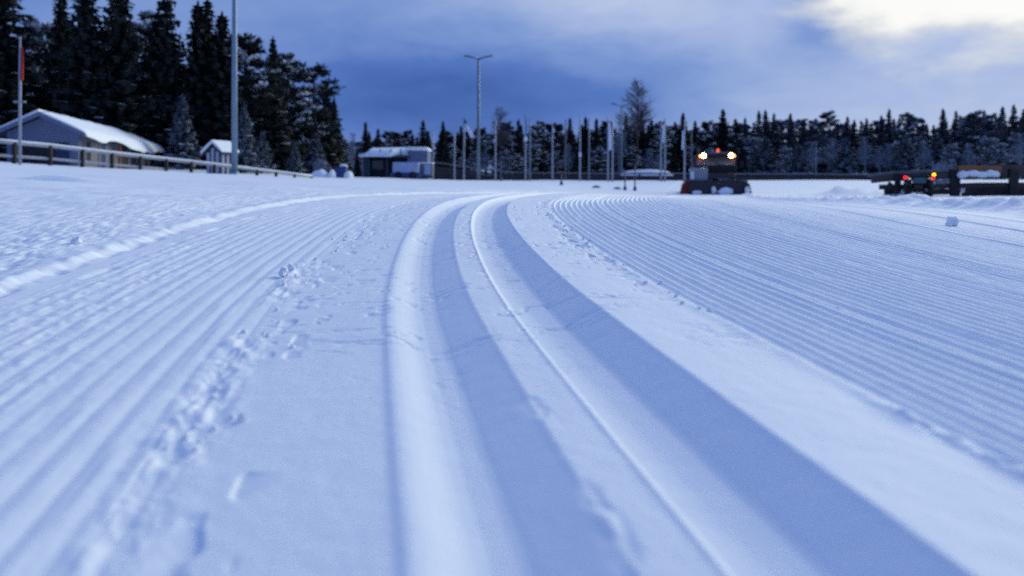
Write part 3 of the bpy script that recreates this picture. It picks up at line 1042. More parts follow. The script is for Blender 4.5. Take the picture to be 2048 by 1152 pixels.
def cabin():
    d0 = 42.0
    head = math.atan((690 - CX) / FPX)          # direction of the ridge
    ap = at(86, 222, d0)
    g = ap.z - 3.75
    o = thing('cabin', 'long low blue-grey cabin with thick snow on its roof and drooping snow edge', 'cabin', (ap.x, ap.y, g), -head * 1.0)
    # local: x to the right, y along the ridge, z up; ridge at x=0
    L, hw, ez, rz = 23.0, 1.72, 2.62, 3.45
    w = MB()
    w.prism([(-hw, -0.5), (hw, -0.5), (hw, ez), (0, rz), (-hw, ez)], 0.0, 0.18)
    w.build('gable_wall', M['wall_blue'], o)
    MB().box((hw - 0.09, L / 2 + 0.1, ez / 2 - 0.25), (0.18, L - 0.2, ez + 0.5)).build('wall', M['wall_pale'], o)
    MB().box((-hw + 0.09, L / 2 + 0.1, ez / 2 - 0.25), (0.18, L - 0.2, ez + 0.5)).build('wall', M['wall_blue'], o)
    MB().prism([(-hw, -0.5), (hw, -0.5), (hw, ez), (0, rz), (-hw, ez)], L, L + 0.15).build('gable_wall', M['wall_blue'], o)
    # roof boards
    rb = MB()
    ov, th = 0.50, 0.10
    sl = (rz - ez) / hw
    for s in (-1, 1):
        xo = s * (hw + ov)
        zo = rz + 0.06 - sl * (hw + ov)
        vs = [(0, -0.55, rz + 0.06), (xo, -0.55, zo), (xo, L + 0.4, zo), (0, L + 0.4, rz + 0.06)]
        vs2 = [(a, b, c + th) for a, b, c in vs]
        rb.add(vs + vs2, [(0, 1, 2, 3), (4, 5, 6, 7), (0, 1, 5, 4), (1, 2, 6, 5), (2, 3, 7, 6), (3, 0, 4, 7)])
    roof = rb.build('roof', M['trim'], o)
    # barge boards on the gable
    bb = MB()
    for s in (-1, 1):
        xo = s * (hw + ov)
        zo = rz + 0.0 - sl * (hw + ov)
        bb.add([(0, -0.62, rz + 0.20), (xo, -0.62, zo + 0.20), (xo, -0.62, zo - 0.02), (0, -0.62, rz - 0.02),
                (0, -0.56, rz + 0.20), (xo, -0.56, zo + 0.20), (xo, -0.56, zo - 0.02), (0, -0.56, rz - 0.02)],
               [(0, 1, 2, 3), (4, 5, 6, 7), (0, 1, 5, 4), (2, 3, 7, 6), (1, 2, 6, 5)])
    bb.build('barge_board', M['wall_blue'], o)
    # snow blanket: a lumpy slab that sags over the right eave
    ny, nx = 90, 14
    V, F = [], []
    rnd = np.random.RandomState(5)
    for j in range(ny + 1):
        y = -0.5 + (L + 0.9) * j / ny
        sag = 0.06 + 0.85 * max(0.0, float(fbm(np.array([y * 0.23]), np.array([1.7]), 300, 3)[0]) + 0.15)
        sag *= min(1, 0.3 + j / 12)
        for i in range(nx + 1):
            s = i / nx
            x = s * (hw + ov + sag * 0.55)
            z = rz + 0.17 - sl * x
            tk = 0.20 * (1 - max(0, s - 0.8) / 0.2 * 0.35) * min(1, 0.45 + j / 8)
            over = max(0.0, x - (hw + ov - 0.1))
            z -= over * 0.9
            n_ = 0.05 * float(vnoise(np.array([x * 1.5]), np.array([y * 0.9]), 301)[0])
            V.append((x, y, z + tk + n_))
    nt = len(V)
    for j in range(ny + 1):
        for i in range(nx + 1):
            x, y, z = V[j * (nx + 1) + i]
            s = i / nx
            V.append((x - 0.02 * s, y, min(z - 0.05, z - 0.24 + 0.19 * max(0, (s - 0.86) / 0.14))))
    for b_ in (0, nt):
        for j in range(ny):
            for i in range(nx):
                a = b_ + j * (nx + 1) + i
                F.append((a, a + 1, a + nx + 2, a + nx + 1))
    for j in range(ny):
        for i in (0, nx):
            a = j * (nx + 1) + i
            F.append((a, a + nx + 1, nt + a + nx + 1, nt + a))
    for i in range(nx):
        for j in (0, ny):
            a = j * (nx + 1) + i
            F.append((a, a + 1, nt + a + 1, nt + a))
    MB().add(V, F).build('roof_snow', M['snow'], roof, True)
    ls = MB()
    ls.add([(-0.05, -0.5, rz + 0.20), (-hw - ov, -0.5, rz + 0.20 - sl * (hw + ov)), (-hw - ov, L + 0.3, rz + 0.20 - sl * (hw + ov)), (-0.05, L + 0.3, rz + 0.20),
            (-0.05, -0.5, rz + 0.36), (-hw - ov, -0.5, rz + 0.30 - sl * (hw + ov)), (-hw - ov, L + 0.3, rz + 0.30 - sl * (hw + ov)), (-0.05, L + 0.3, rz + 0.36)],
           [(0, 1, 2, 3), (4, 5, 6, 7), (0, 1, 5, 4), (1, 2, 6, 5), (2, 3, 7, 6), (3, 0, 4, 7)])
    ls.build('roof_snow', M['snow'], roof)
    # orange eave boards at the far end
    zo = rz + 0.05 - sl * (hw + ov)
    MB().box((hw + ov - 0.06, L - 4.2, zo - 0.10), (0.08, 8.0, 0.20)).build('eave_board', M['eave_orange'], o)
    # gable opening and doors along the side
    MB().box((-0.1, -0.03, 1.42), (2.7, 0.06, 1.30)).build('gable_opening', M['wall_dark'], o)
    MB().box((0.93, -0.08, 1.38), (0.62, 0.06, 1.20)).build('door', M['door_blue'], o)
    for y, w_, m_, n_, h_ in ((1.0, 0.9, 'wall_dark', 'window', 0.9), (3.6, 1.1, 'door_blue', 'door', 1.9), (7.9, 1.8, 'wall_dark', 'doorway', 2.0),
                              (10.2, 1.5, 'wall_dark', 'doorway', 2.0), (15.5, 1.6, 'glass', 'window', 0.9), (19.0, 1.4, 'wall_dark', 'doorway', 2.0)):
        zc = h_ / 2 + (1.25 if n_ == 'window' else 0.45)
        f = MB().box((hw + 0.015, y + w_ / 2, zc), (0.07, w_, h_)).build(n_, M[m_], o)
        MB().box((hw + 0.03, y - 0.06, zc), (0.09, 0.12, h_ + 0.12)).box((hw + 0.03, y + w_ + 0.06, zc), (0.09, 0.12, h_ + 0.12)).build('frame', M['grey_panel'], f)
    for y in (6.4, 13.0):
        MB().box((hw + ov - 0.12, y, 1.0), (0.14, 0.14, 3.0)).build('porch_post', M['eave_orange'], o)


cabin()

# ------------------------------------------------------------------ striped kiosk


def kiosk():
    d = 47.0
    p = at(441, 345, d)
    g = p.z - 0.3
    o = thing('kiosk', 'small pale kiosk with vertical stripes and a snowy pitched roof beside the lamp mast', 'kiosk', (p.x, p.y, g), R(-20))
    w, dep, h = 1.0, 1.2, 1.45
    MB().prism([(-w / 2, -0.4), (w / 2, -0.4), (w / 2, h), (0.05, h + 0.42), (-w / 2, h)], -dep / 2, dep / 2).build('wall', M['stripe_dark'], o)
    s = MB()
    for x in (-0.36, -0.04, 0.30):
        top = h + 0.40 * (1 - abs(x) / (w / 2))
        s.box((x, -dep / 2 - 0.02, top / 2 - 0.1), (0.17, 0.04, top - 0.02))
    for y in (-0.4, 0.0, 0.4):
        s.box((-w / 2 - 0.02, y, h / 2 - 0.1), (0.04, 0.18, h))
        s.box((w / 2 + 0.02, y, h / 2 - 0.1), (0.04, 0.18, h))
    s.build('slats', M['stripe_pale'], o)
    r = MB()
    r.prism([(-0.72, h - 0.14), (0.05, h + 0.47), (0.72, h - 0.06), (0.72, h + 0.02), (0.05, h + 0.56), (-0.72, h - 0.06)], -0.75, 0.75)
    rf = r.build('roof', M['trim'], o)
    sn = MB()
    sn.prism([(-0.76, h - 0.09), (0.05, h + 0.565), (0.74, h + 0.03), (0.70, h + 0.15), (0.40, h + 0.45), (0.05, h + 0.74), (-0.35, h + 0.45), (-0.78, h + 0.10)], -0.79, 0.79)
    sn.build('roof_snow', M['snow'], rf)
    MB().box((-0.95, 0.2, 0.7), (0.07, 0.07, 2.3)).build('corner_post', M['stripe_dark'], o)


kiosk()

# ------------------------------------------------------------------ lamps and flagpoles


def lamp_mast(px, base_y, top_y, d, rad, label, arms=1.35, lift=0.22, mt='galv', fade_top=None):
    b = at(px, base_y, d)
    g = min(GH(b.x, d), b.z)
    h = at(px, top_y, d).z - g
    o = thing('street_lamp', label, 'street lamp', (b.x, d, g))
    MB().tube([(0, 0, -0.3), (0, 0, h * 0.5), (0, 0, h)], [rad * 1.15, rad, rad * 0.75], 12).build('pole', M[mt], o, True)
    MB().tube([(0, 0, -0.3), (0, 0, 0.25)], [rad * 1.7, rad * 1.6], 12).build('base', M[mt], o, True)
    for s in (-1, 1):
        a = MB().tube([(0, 0, h - 0.05), (s * arms * 0.45, 0, h + lift * 0.45), (s * arms * 0.6, 0, h + lift * 0.6)], rad * 0.6, 8).build('arm', M[mt], o, True)
        hd = MB()
        hd.box((s * arms * 0.78, 0, h + lift * 0.8), (arms * 0.5, 0.30, 0.15), ry=-s * math.atan2(lift, arms), bev=0.04)
        hd.build('lamp_head', M[mt], a)
    return o


lamp_mast(957, 366, 117, 74, 0.135, 'slender lamp mast with two short arms in a wide Y against the dark cloud', 1.3, 0.26)
lamp_mast(469, 346, -90, 45, 0.150, 'tall pale lamp mast left of centre running out of the top of the photo', 1.6, 0.25, 'galv_pale')
lamp_mast(1243, 360, 212, 92, 0.10, 'far lamp post with two arms beside the tall bare birch', 1.15, 0.30)


def drape(o, name, h0, h1, width, m_, off=0.05, lean=0.0, seed=0):
    """limp flag hanging in folds beside its pole"""
    n, k = 14, 9
    V, F = [], []
    for j in range(n + 1):
        t = j / n
        z = h0 + (h1 - h0) * t
        w_ = width * (0.35 + 0.65 * math.sin(min(1, t * 1.3 + 0.12) * 1.57))
        for i in range(k + 1):
            s = i / k
            V.append((off + s * w_ + lean * t, 0.07 * math.sin(s * 9 + t * 2 + seed) * (0.4 + 0.6 * t), z + 0.10 * s * (h0 - h1) * 0.3))
    nt = len(V)
    V += [(a, b + 0.012, c) for a, b, c in V]
    for b_ in (0, nt):
        for j in range(n):
            for i in range(k):
                a = b_ + j * (k + 1) + i
                F.append((a, a + 1, a + k + 2, a + k + 1))
    return MB().add(V, F).build(name, M[m_], o, True)


def flagpole(px, base_y, top_y, d, label, rad=0.09, mt='pole', group=None):
    b = at(px, base_y, d)
    g = GH(b.x, d)
    h = at(px, top_y, d).z - g
    o = thing('flagpole', label, 'flagpole', (b.x, d, g), 0, group)
    MB().tube([(0, 0, -0.3), (0, 0, h * 0.5), (0, 0, h)], [rad, rad * 0.9, rad * 0.6], 10).build('pole', M[mt], o, True)
    MB().ball((0, 0, h + rad * 0.6), (rad * 1.1,) * 3, sub=1, rough=0).build('finial', M[mt], o, True)
    return o, h


o, h = flagpole(40, 325, 78, 33.2, 'white flagpole before the cabin with a furled red pennant', 0.062, 'pole')
drape(o, 'pennant', h - 0.35, h - 1.75, 0.11, 'flag_red', 0.045, -0.03)
MB().box((0, -0.02, h - 2.62), (0.5, 0.06, 0.07)).build('crossbar', M['pole'], o)

D = 78.0
PL = 'plain bare pale flagpole in the row before the plank fence, without flag'
flagpole(866, 356, 262, D, 'pale bare flagpole at the right corner of the snowy lodge')
flagpole(909, 360, 262, D, 'bare flagpole between the lodge pole and the pole with the drooping banner')
o, h = flagpole(928, 360, 240, D, 'flagpole with a limp white banner leaning right, green at its top')
drape(o, 'flag', h - 0.35, h - 1.75, 0.42, 'flag_white', 0.02, 0.62, 1)
drape(o, 'flag_top', h + 0.15, h - 0.45, 0.30, 'flag_green', -0.10, 0.10, 2)
o, h = flagpole(991, 358, 240, D, 'flagpole with a small pale bracket, just left of the lower bare birch trunk')
MB().box((-0.12, 0, h - 2.0), (0.32, 0.18, 0.34), bev=0.03).build('bracket', M['pole'], o)
o, h = flagpole(1051, 358, 232, D, 'flagpole topped by a dark blue furled flag over a white knob')
drape(o, 'flag', h - 0.1, h - 1.9, 0.24, 'flag_blue', -0.05, 0.0, 3)
MB().box((0, -0.06, h - 2.25), (0.30, 0.2, 0.42), bev=0.04).build('knob', M['flag_white'], o)
flagpole(1060, 359, 240, D + 1, 'bluish bare flagpole close to the right of the blue furled flag', mt='galv')
flagpole(1105, 357, 246, D, 'grey bare flagpole in the gap right of the blue furled flag')
flagpole(1131, 357, 242, D + 2, 'dull brownish flagpole, darkest of the row, left of a short stake', mt='pole_dim')
o, h = flagpole(1160, 359, 236, D, 'mauve grey flagpole with a little white box at mid height')
MB().box((0, -0.08, 2.6), (0.24, 0.14, 0.42), bev=0.03).build('box', M['flag_white'], o)
flagpole(1178, 359, 240, D + 2, 'greenish grey bare flagpole left of the pair with the large pale flag', mt='galv')
o, h = flagpole(1216, 362, 238, D - 2, 'left pole of the pair carrying a long pale blue and white flag')
drape(o, 'flag', h - 0.4, h - 3.0, 0.36, 'flag_white', 0.02, 0.06, 4)
flagpole(1225, 363, 244, D - 2, 'right pole of the pair carrying the long pale blue flag')
flagpole(1322, 363, 248, D - 2, 'left pole of the close pair nearest the groomer')
o, h = flagpole(1330, 363, 240, D - 2, 'right pole of the close pair, with a short white flag, nearest the groomer')
drape(o, 'flag', h - 0.4, h - 2.2, 0.30, 'flag_white', -0.22, -0.04, 5)
o, h = flagpole(1369, 366, 242, D - 3, 'single flagpole with a narrow white flag just left of the groomer')
drape(o, 'flag', h - 0.9, h - 2.7, 0.28, 'flag_white', -0.20, -0.05, 6)
flagpole(1383, 364, 262, D - 1, 'dim grey pole partly behind the groomer cab', mt='pole_dim')
flagpole(1632, 352, 285, 84, 'pale thin pole standing alone before the frosted trees right of the groomer', 0.06, 'galv')

# marker stakes on the snow in front of the fence
for px, b, t, d, lab in ((1002, 367, 322, 68, 'dark thin stake in front of the lower bare birch, left of the others'),
                         (1123, 376, 348, 60, 'short dark stake standing in the snow near the middle of the plank fence'),
                         (1250, 382, 340, 56, 'thin dark stake, left one of two close together before the fence'),
                         (1270, 382, 330, 56, 'thick dark stake, right one of two close together before the fence')):
    p = at(px, b, d)
    g = GH(p.x, d)
    o = thing('marker_stake', lab, 'stake', (p.x, d, g))
    h = at(px, t, d).z - g
    MB().tube([(0, 0, -0.2), (0, 0, h)], [0.055, 0.045], 8).build('pole', M['pole_dim'], o, True)
    MB().tube([(0, 0, -0.1), (0, 0, 0.28)], [0.15, 0.10], 8).build('foot', M['blue_paint'], o, True)
for px, y, d, lab in ((1193, 377, 58, 'small grey snow lump lying left of the two close stakes'), (1235, 380, 57, 'small dark snow lump lying just left of the thin stake')):
    p = at(px, y, d)
    o = link('snow_lump', MB().ball((0, 0, 0.05), (0.30, 0.2, 0.14), 3 + px).mesh('snow_lump', [M['grey_panel']], True))
    o.location = (p.x, d, GH(p.x, d))
    tag(o, lab, 'snow lump')

# ------------------------------------------------------------------ dark plank fence in the distance


def plank_fence():
    d = 82.0
    line = [(868, 324, 357), (900, 329, 358), (935, 334, 359), (970, 339, 360), (1005, 343, 361), (1040, 345, 361), (1080, 346, 361), (1120, 346, 362), (1160, 347, 362),
            (1200, 347, 363), (1240, 347, 364), (1280, 347, 364), (1320, 347, 364), (1360, 347, 365), (1400, 348, 365), (1440, 348, 365), (1480, 348, 365), (1520, 348, 364),
            (1560, 348, 362), (1600, 348, 360), (1640, 348, 358), (1680, 349, 358), (1720, 349, 358), (1755, 349, 358)]
    tops = [at(a, t, d) for a, t, b in line]
    lows = [at(a, b, d) for a, t, b in line]
    o = thing('plank_fence', 'long dark plank fence with a pale top rail across the far edge of the snowfield', 'fence', (tops[0].x, d, 0))
    off = Vector((tops[0].x, d, 0))
    MB().tube([p - off for p in tops], 0.075, 8).build('top_rail', M['wall_pale'], o, True)
    for k, frac in ((0, 0.36), (1, 0.60), (2, 0.84)):
        b = MB()
        for i in range(len(line) - 1):
            a0 = tops[i].lerp(lows[i], frac) - off
            a1 = tops[i + 1].lerp(lows[i + 1], frac) - off
            hh = (tops[i].z - lows[i].z) * 0.11
            hh1 = (tops[i + 1].z - lows[i + 1].z) * 0.11
            q = [(a0.x, 0.06, a0.z - hh), (a1.x, 0.06, a1.z - hh1), (a1.x, 0.06, a1.z + hh1), (a0.x, 0.06, a0.z + hh)]
            b.add(q + [(x, y + 0.05, z) for x, y, z in q], [(0, 1, 2, 3), (4, 5, 6, 7), (0, 1, 5, 4), (2, 3, 7, 6)])
        b.build('plank', M['plank'], o)
    for t, l in zip(tops, lows):
        MB().box((t.x - off.x, 0.20, (t.z + l.z) / 2 - 0.4), (0.16, 0.16, t.z - l.z + 0.8)).build('post', M['post'], o)
    MB().box((at(1420, 360, d).x * 0 + (tops[-1].x - off.x) / 2, 0.42, EYE + 0.62), (tops[-1].x - off.x, 0.08, 0.8)).build('kickboard', M['wall_dark'], o)


plank_fence()
# snow ledge beyond the fence
p = at(1295, 341, 90)
o = link('snow_bank', MB().ball((0, 0, 0), (2.9, 1.2, 0.55), 4, 0.25, 3).mesh('snow_bank', [M['snow']], True))
o.location = (p.x, 90, p.z - 0.45)
tag(o, 'low bright snow bank showing over the plank fence left of the groomer', 'snow bank')

# ------------------------------------------------------------------ lodge with snowy roof, trailer


def lodge():
    d = 66.0
    s = FPX / d
    b = at(793, 357, d)
    g = b.z
    o = thing('lodge', 'low dark lodge with a snow-covered hipped roof and a pale grey right wing', 'lodge', (b.x, d, g))

    def X(px): return (px - 793) / s

    def Z(y): return (357 - y) / s
    MB().box(((X(732) + X(822)) / 2, 2.0, Z(314) / 2 - 0.3), (X(822) - X(732), 4.0, Z(314) + 0.6)).build('wall', M['wall_dark'], o)
    MB().box((X(733), -0.1, Z(314) / 2), (0.45, 0.6, Z(314))).build('corner_panel', M['wall_teal'], o)
    dw = MB().box((X(757), -0.06, Z(336)), (X(772) - X(744), 0.14, Z(318) - Z(352))).build('doorway', M['wall_dark'], o)
    MB().box((X(756), -0.16, Z(330)), (0.9, 0.05, 0.7)).build('window_pane', M['glass'], dw)
    for px in (740, 776):
        MB().box((X(px), -0.5, Z(336)), (0.16, 0.16, Z(316) - Z(356))).build('porch_post', M['wall_teal'], o)
    # hipped roof with snow, sheds some snow over the porch on the right
    def hip(x0, x1, y0, y1, z0, zr, in0, in1):
        return ([(x0, y0, z0), (x1, y0, z0), (x1, y1, z0), (x0, y1, z0), (x0 + in0, (y0 + y1) / 2, zr), (x1 - in1, (y0 + y1) / 2, zr)],
                [(0, 1, 5, 4), (1, 2, 5), (2, 3, 4, 5), (3, 0, 4), (0, 1, 2, 3)])
    rf = MB().add(*hip(X(724), X(826), -1.1, 4.8, Z(315), Z(299), 1.3, 0.4)).build('roof', M['trim'], o)
    v, f = hip(X(723), X(812), -1.2, 4.8, Z(313.5), Z(296), 1.3, 0.2)
    sn = MB()
    # subdivided snow so its edge is not ruler straight
    nx = 34
    V, F = [], []
    for i in range(nx + 1):
        t = i / nx
        x = X(723) + (X(822) - X(723)) * t
        e = 0.16 * float(fbm(np.array([x * 0.9]), np.array([0.3]), 400, 3)[0])
        cut = -0.02 if t < 0.62 else 0.30 * min(1, (t - 0.62) * 8)
        left = min(1, t / 0.16)
        ridge = Z(315) + (Z(294.5 - 2.0 * t) - Z(315)) * left ** 0.8
        fy = -1.15 + cut * 2.6
        V += [(x, fy, Z(315) + 0.02 + cut * 0.55 + e * 0.3), (x, fy + 0.02, Z(315) + 0.22 + cut * 0.55 + e * 0.5), (x, 1.0, ridge - 0.02), (x, 1.9, ridge), (x, 4.6, Z(313))]
    for i in range(nx):
        for k in range(4):
            a = i * 5 + k
            F.append((a, a + 5, a + 6, a + 1))
    F.append((0, 1, 2, 3, 4)); F.append(tuple(nx * 5 + k for k in (4, 3, 2, 1, 0)))
    sn.add(V, F).build('roof_snow', M['snow'], rf, True)
    # right wing
    w = MB().box(((X(818) + X(857)) / 2, 0.6, (Z(302) + 0) / 2 - 0.2), (X(857) - X(818), 3.0, Z(302) + 0.4)).build('wing_wall', M['wall_blue'], o)
    sn2 = MB()
    sn2.box(((X(816) + X(856)) / 2, 0.6, Z(298.5)), (X(857) - X(813), 3.4, 0.30), ry=0.01, bev=0.12)
    sn2.build('wing_snow', M['snow'], w, True)
    for px in (762, 783, 803):
        MB().box((X(px), -0.45, Z(305)), (0.07, 0.07, 0.55)).build('roof_vent', M['trim'], rf)

    # trailer in front of the lodge
    b2 = at(811, 357, 61.0)
    s2 = FPX / 61.0
    t = thing('trailer', 'pale boxy trailer with a blue chassis parked before the right half of the lodge', 'trailer', (b2.x, 61.0, b2.z))
    MB().box((0, 1.0, (357 - 335) / s2), (52 / s2, 2.0, 21 / s2), bev=0.06).build('body', M['trailer'], t)
    MB().box((-0.05, 1.0, (357 - 350) / s2), (60 / s2, 1.8, 8 / s2), bev=0.03).build('chassis', M['blue_paint'], t)
    for xx in (-0.55, 0.55):
        MB().tube([(xx, -0.02, 0.24), (xx, 0.25, 0.24)], 0.30, 14).build('wheel', M['black'], t)
    MB().box((0.62, -0.03, (357 - 350) / s2), (0.12, 0.05, 0.16)).build('tail_light', M['red_paint'], t)
    b3 = at(853, 356, 62.0)
    s3 = FPX / 62.0
    c = thing('storage_cabinet', 'pale grey-blue cabinet standing right of the trailer at the lodge corner', 'cabinet', (b3.x, 62.0, b3.z))
    MB().box((0, 0.6, 16 / s3), (24 / s3, 1.2, 26 / s3), bev=0.04).build('body', M['wall_pale'], c)
    MB().box((0.08, -0.03, 17 / s3), (13 / s3, 0.05, 20 / s3)).build('door', M['trailer'], c)
    MB().box((0, 0.6, 1.5 / s3), (25 / s3, 1.3, 3 / s3)).build('plinth', M['trim'], c)
    MB().box((0, 0.6, 30 / s3), (25 / s3, 1.3, 2.4 / s3), bev=0.03).build('snow_cap', M['snow'], c)


lodge()

# blue tub with snow heaps by the end of the white rail
p = at(680, 354, 58)
t = thing('storage_box', 'dark blue snow-topped box between two snow heaps left of the small black spruce', 'box', (p.x, 58, p.z))
MB().box((0, 0.4, 0.32), (0.85, 0.8, 0.72), bev=0.05).build('body', M['blue_paint'], t)
MB().box((0, 0.4, 0.72), (0.92, 0.86, 0.08), bev=0.02).build('lid', M['trim'], t)
MB().ball((0.2, 0.3, 0.80), (0.30, 0.3, 0.16), 2).build('lid_snow', M['snow'], t, True)
for px, y, rx, rz, lab in ((664, 354, 0.28, 0.50, 'tall rounded snow heap left of the blue box'), (697, 354, 0.30, 0.42, 'rounded snow heap right of the blue box'),
                           (640, 354, 0.62, 0.52, 'wide snow heap under the arching frosted bush'), (622, 355, 0.32, 0.24, 'low snow heap at the very end of the white rail')):
    p = at(px, y, 57.5)
    o = link('snow_heap', MB().ball((0, 0, 0), (rx, 0.5, rz), px, 0.3, 3).mesh('snow_heap', [M['snow']], True))
    o.location = (p.x, 57.5, p.z + 0.02)
    tag(o, lab, 'snow heap')

# ------------------------------------------------------------------ snow groomer


def groomer():
    d = 51.0
    p = at(1431, 388, d)
    g = GH(p.x, d)
    o = thing('snow_groomer', 'dark snow groomer with two bright roof headlights and a wide front blade facing the camera', 'snow groomer', (p.x, d, g), R(-13))
    s = FPX / d
    g2 = p.z
    up = g2 - g

    def X(px): return (px - 1431) / s

    def Z(y): return (388 - y) / s + 0.0
    # blade: curved mouldboard
    prof = [(0.05, 0.02), (-0.10, 0.10), (-0.02, 0.30), (0.02, 0.52), (-0.03, 0.72), (-0.12, 0.86), (-0.06, 0.86), (0.04, 0.72), (0.09, 0.52), (0.05, 0.30), (-0.02, 0.12), (0.10, 0.02)]
    bl = MB()
    bl.prism([(-1.15 + a, b) for a, b in prof], X(1378), X(1482), axis='x')
    blade = bl.build('blade', M['hull'], o)
    for sgn, x0, mt in ((-1, X(1378), 'red_paint'), (1, X(1482), 'hull')):
        w = MB()
        w.add([(x0, -1.22, 0.02), (x0, -1.20, 0.84), (x0 + sgn * 0.34, -1.62, 0.66), (x0 + sgn * 0.48, -1.70, 0.02),
               (x0, -1.12, 0.02), (x0, -1.10, 0.84), (x0 + sgn * 0.38, -1.54, 0.66), (x0 + sgn * 0.52, -1.62, 0.02)],
              [(0, 1, 2, 3), (4, 5, 6, 7), (0, 1, 5, 4), (1, 2, 6, 5), (2, 3, 7, 6), (3, 0, 4, 7)])
        w.build('blade_wing', M[mt], blade)
    MB().box((0, -1.22, 0.05), (X(1482) - X(1378), 0.10, 0.10)).build('cutting_edge', M['black'], blade)
    for x in (X(1400), X(1431), X(1462)):
        MB().box((x, -1.0, 0.50), (0.10, 0.16, 0.66), bev=0.02).build('rib', M['black'], blade)
    sn = MB()
    sn.ball((X(1449), -1.45, 0.17), (0.48, 0.28, 0.22), 5, 0.35, 3)
    sn.ball((X(1427), -1.40, 0.26), (0.16, 0.2, 0.22), 6, 0.35, 2)
    sn.ball((X(1395), -1.42, 0.10), (0.32, 0.22, 0.14), 7, 0.35, 2)
    sn.ball((X(1490), -1.55, 0.26), (0.18, 0.2, 0.24), 8, 0.35, 2)
    sn.build('blade_snow', M['snow'], blade, True)
    # push frame and lift rams
    for x in (-0.75, 0.75):
        MB().tube([(x, -1.05, 0.45), (x * 0.9, 0.2, 0.62)], 0.09, 8).build('push_arm', M['black'], o)
    MB().tube([(0.9, -1.05, 0.75), (0.85, -0.1, 1.15)], 0.06, 8).build('lift_ram', M['grey_panel'], o)
    MB().tube([(-0.3, -1.05, 0.75), (-0.3, -0.1, 1.15)], 0.06, 8).build('lift_ram', M['grey_panel'], o)
    # crawler tracks
    for sgn in (-1, 1):
        tr = MB()
        out = []
        for k in range(9):
            a = math.pi / 2 + math.pi * k / 8
            out.append((-0.45 + 0.42 * math.cos(a), 0.44 + 0.42 * math.sin(a)))
        for k in range(9):
            a = -math.pi / 2 + math.pi * k / 8
            out.append((3.4 + 0.42 * math.cos(a), 0.44 + 0.42 * math.sin(a)))
        x0, x1 = (0.95, 1.95) if sgn > 0 else (-1.95, -0.95)
        tr.prism(out, x0, x1, axis='x')
        t = tr.build('crawler_track', M['black'], o)
        cl = MB()
        for k in range(12):
            cl.box(((x0 + x1) / 2, -0.3 + k * 0.32, 0.885), (1.06, 0.06, 0.05))
        for k in range(3):
            cl.box(((x0 + x1) / 2, -0.895, 0.28 + k * 0.18), (1.06, 0.05, 0.06))
        cl.build('cleats', M['grey_panel'], t)
        for k in range(4):
            MB().tube([(x0 - 0.03, -0.2 + k * 1.05, 0.40), (x1 + 0.03, -0.2 + k * 1.05, 0.40)], 0.30, 14).build('road_wheel', M['hull'], t)
    # hull
    hl = MB()
    hl.box((0, 1.6, 0.80), (1.8, 4.2, 0.62), bev=0.06)
    hl.box((0.15, -0.30, 1.12), (2.1, 0.9, 0.42), bev=0.07)
    hl.build('hull', M['hull'], o)
    gr = MB()
    for k in range(4):
        gr.box((X(1445), -0.78, 0.72 + k * 0.08), (0.62, 0.05, 0.04))
    gr.build('grille', M['grey_panel'], o)
    # pale box on the photo's left
    bx = MB().box(((X(1381) + X(1416)) / 2, -0.42, (Z(336) + Z(362)) / 2), (X(1416) - X(1381), 0.75, Z(336) - Z(362)), bev=0.05).build('side_box', M['grey_panel'], o)
    MB().box((X(1386), -0.83, (Z(342) + Z(360)) / 2), (0.22, 0.05, 0.5)).build('box_edge', M['flag_white'], bx)
    MB().ball((X(1387), -0.5, Z(340)), (0.26, 0.3, 0.12), 9).build('box_snow', M['snow'], bx, True)
    # cab
    cb = MB()
    x0, x1 = X(1391), X(1471)
    cb.prism([(-0.15, 1.30), (1.55, 1.30), (1.60, 2.40), (0.25, 2.40), (-0.05, 1.85)], x0, x1, axis='x')
    cab = cb.build('cab', M['hull'], o)
    ws = MB()
    ws.add([(x0 + 0.10, -0.075, 1.86), (x1 - 0.10, -0.075, 1.86), (x1 - 0.14, 0.215, 2.36), (x0 + 0.14, 0.215, 2.36),
            (x0 + 0.10, -0.045, 1.88), (x1 - 0.10, -0.045, 1.88), (x1 - 0.14, 0.245, 2.38), (x0 + 0.14, 0.245, 2.38)],
           [(0, 1, 2, 3), (4, 5, 6, 7), (0, 1, 5, 4), (1, 2, 6, 5), (2, 3, 7, 6), (3, 0, 4, 7)])
    wsc = ws.build('windscreen', M['windscreen'], cab)
    MB().box((X(1431), -0.12, 2.02), (0.9, 0.02, 0.03), ry=0.5).build('wiper', M['black'], wsc)
    MB().box(((x0 + x1) / 2, -0.20, 1.58), (x1 - x0 - 0.06, 0.08, 0.40), bev=0.02).build('dash_panel', M['black'], cab)
    for sgn, xx in ((-1, x0 + 0.012), (1, x1 - 0.012)):
        MB().prism([(0.12, 1.75), (1.45, 1.75), (1.48, 2.32), (0.30, 2.32)], xx - 0.03, xx + 0.03, axis='x').build('side_window', M['glass'], cab)
    rf = MB().box(((x0 + x1) / 2, 0.85, 2.52), (x1 - x0 - 0.2, 1.75, 0.22), bev=0.08).build('roof', M['hull'], cab)
    MB().box((X(1435), -0.08, 2.43), (1.10, 0.22, 0.12), bev=0.03).build('sun_visor', M['black'], rf)
    MB().box((X(1435), 0.85, 2.66), (1.0, 1.4, 0.07), bev=0.03).build('roof_snow', M['grey_panel'], rf, True)
    bc = MB()
    bc.tube([(X(1436), 0.6, 2.62), (X(1436), 0.6, 2.70)], [0.10, 0.10], 12)
    b_ = bc.build('beacon_base', M['black'], rf)
    MB().tube([(X(1436), 0.6, 2.70), (X(1436), 0.6, 2.86), (X(1436), 0.6, 2.92)], [0.10, 0.09, 0.04], 12).build('beacon', M['beacon'], rf, True)
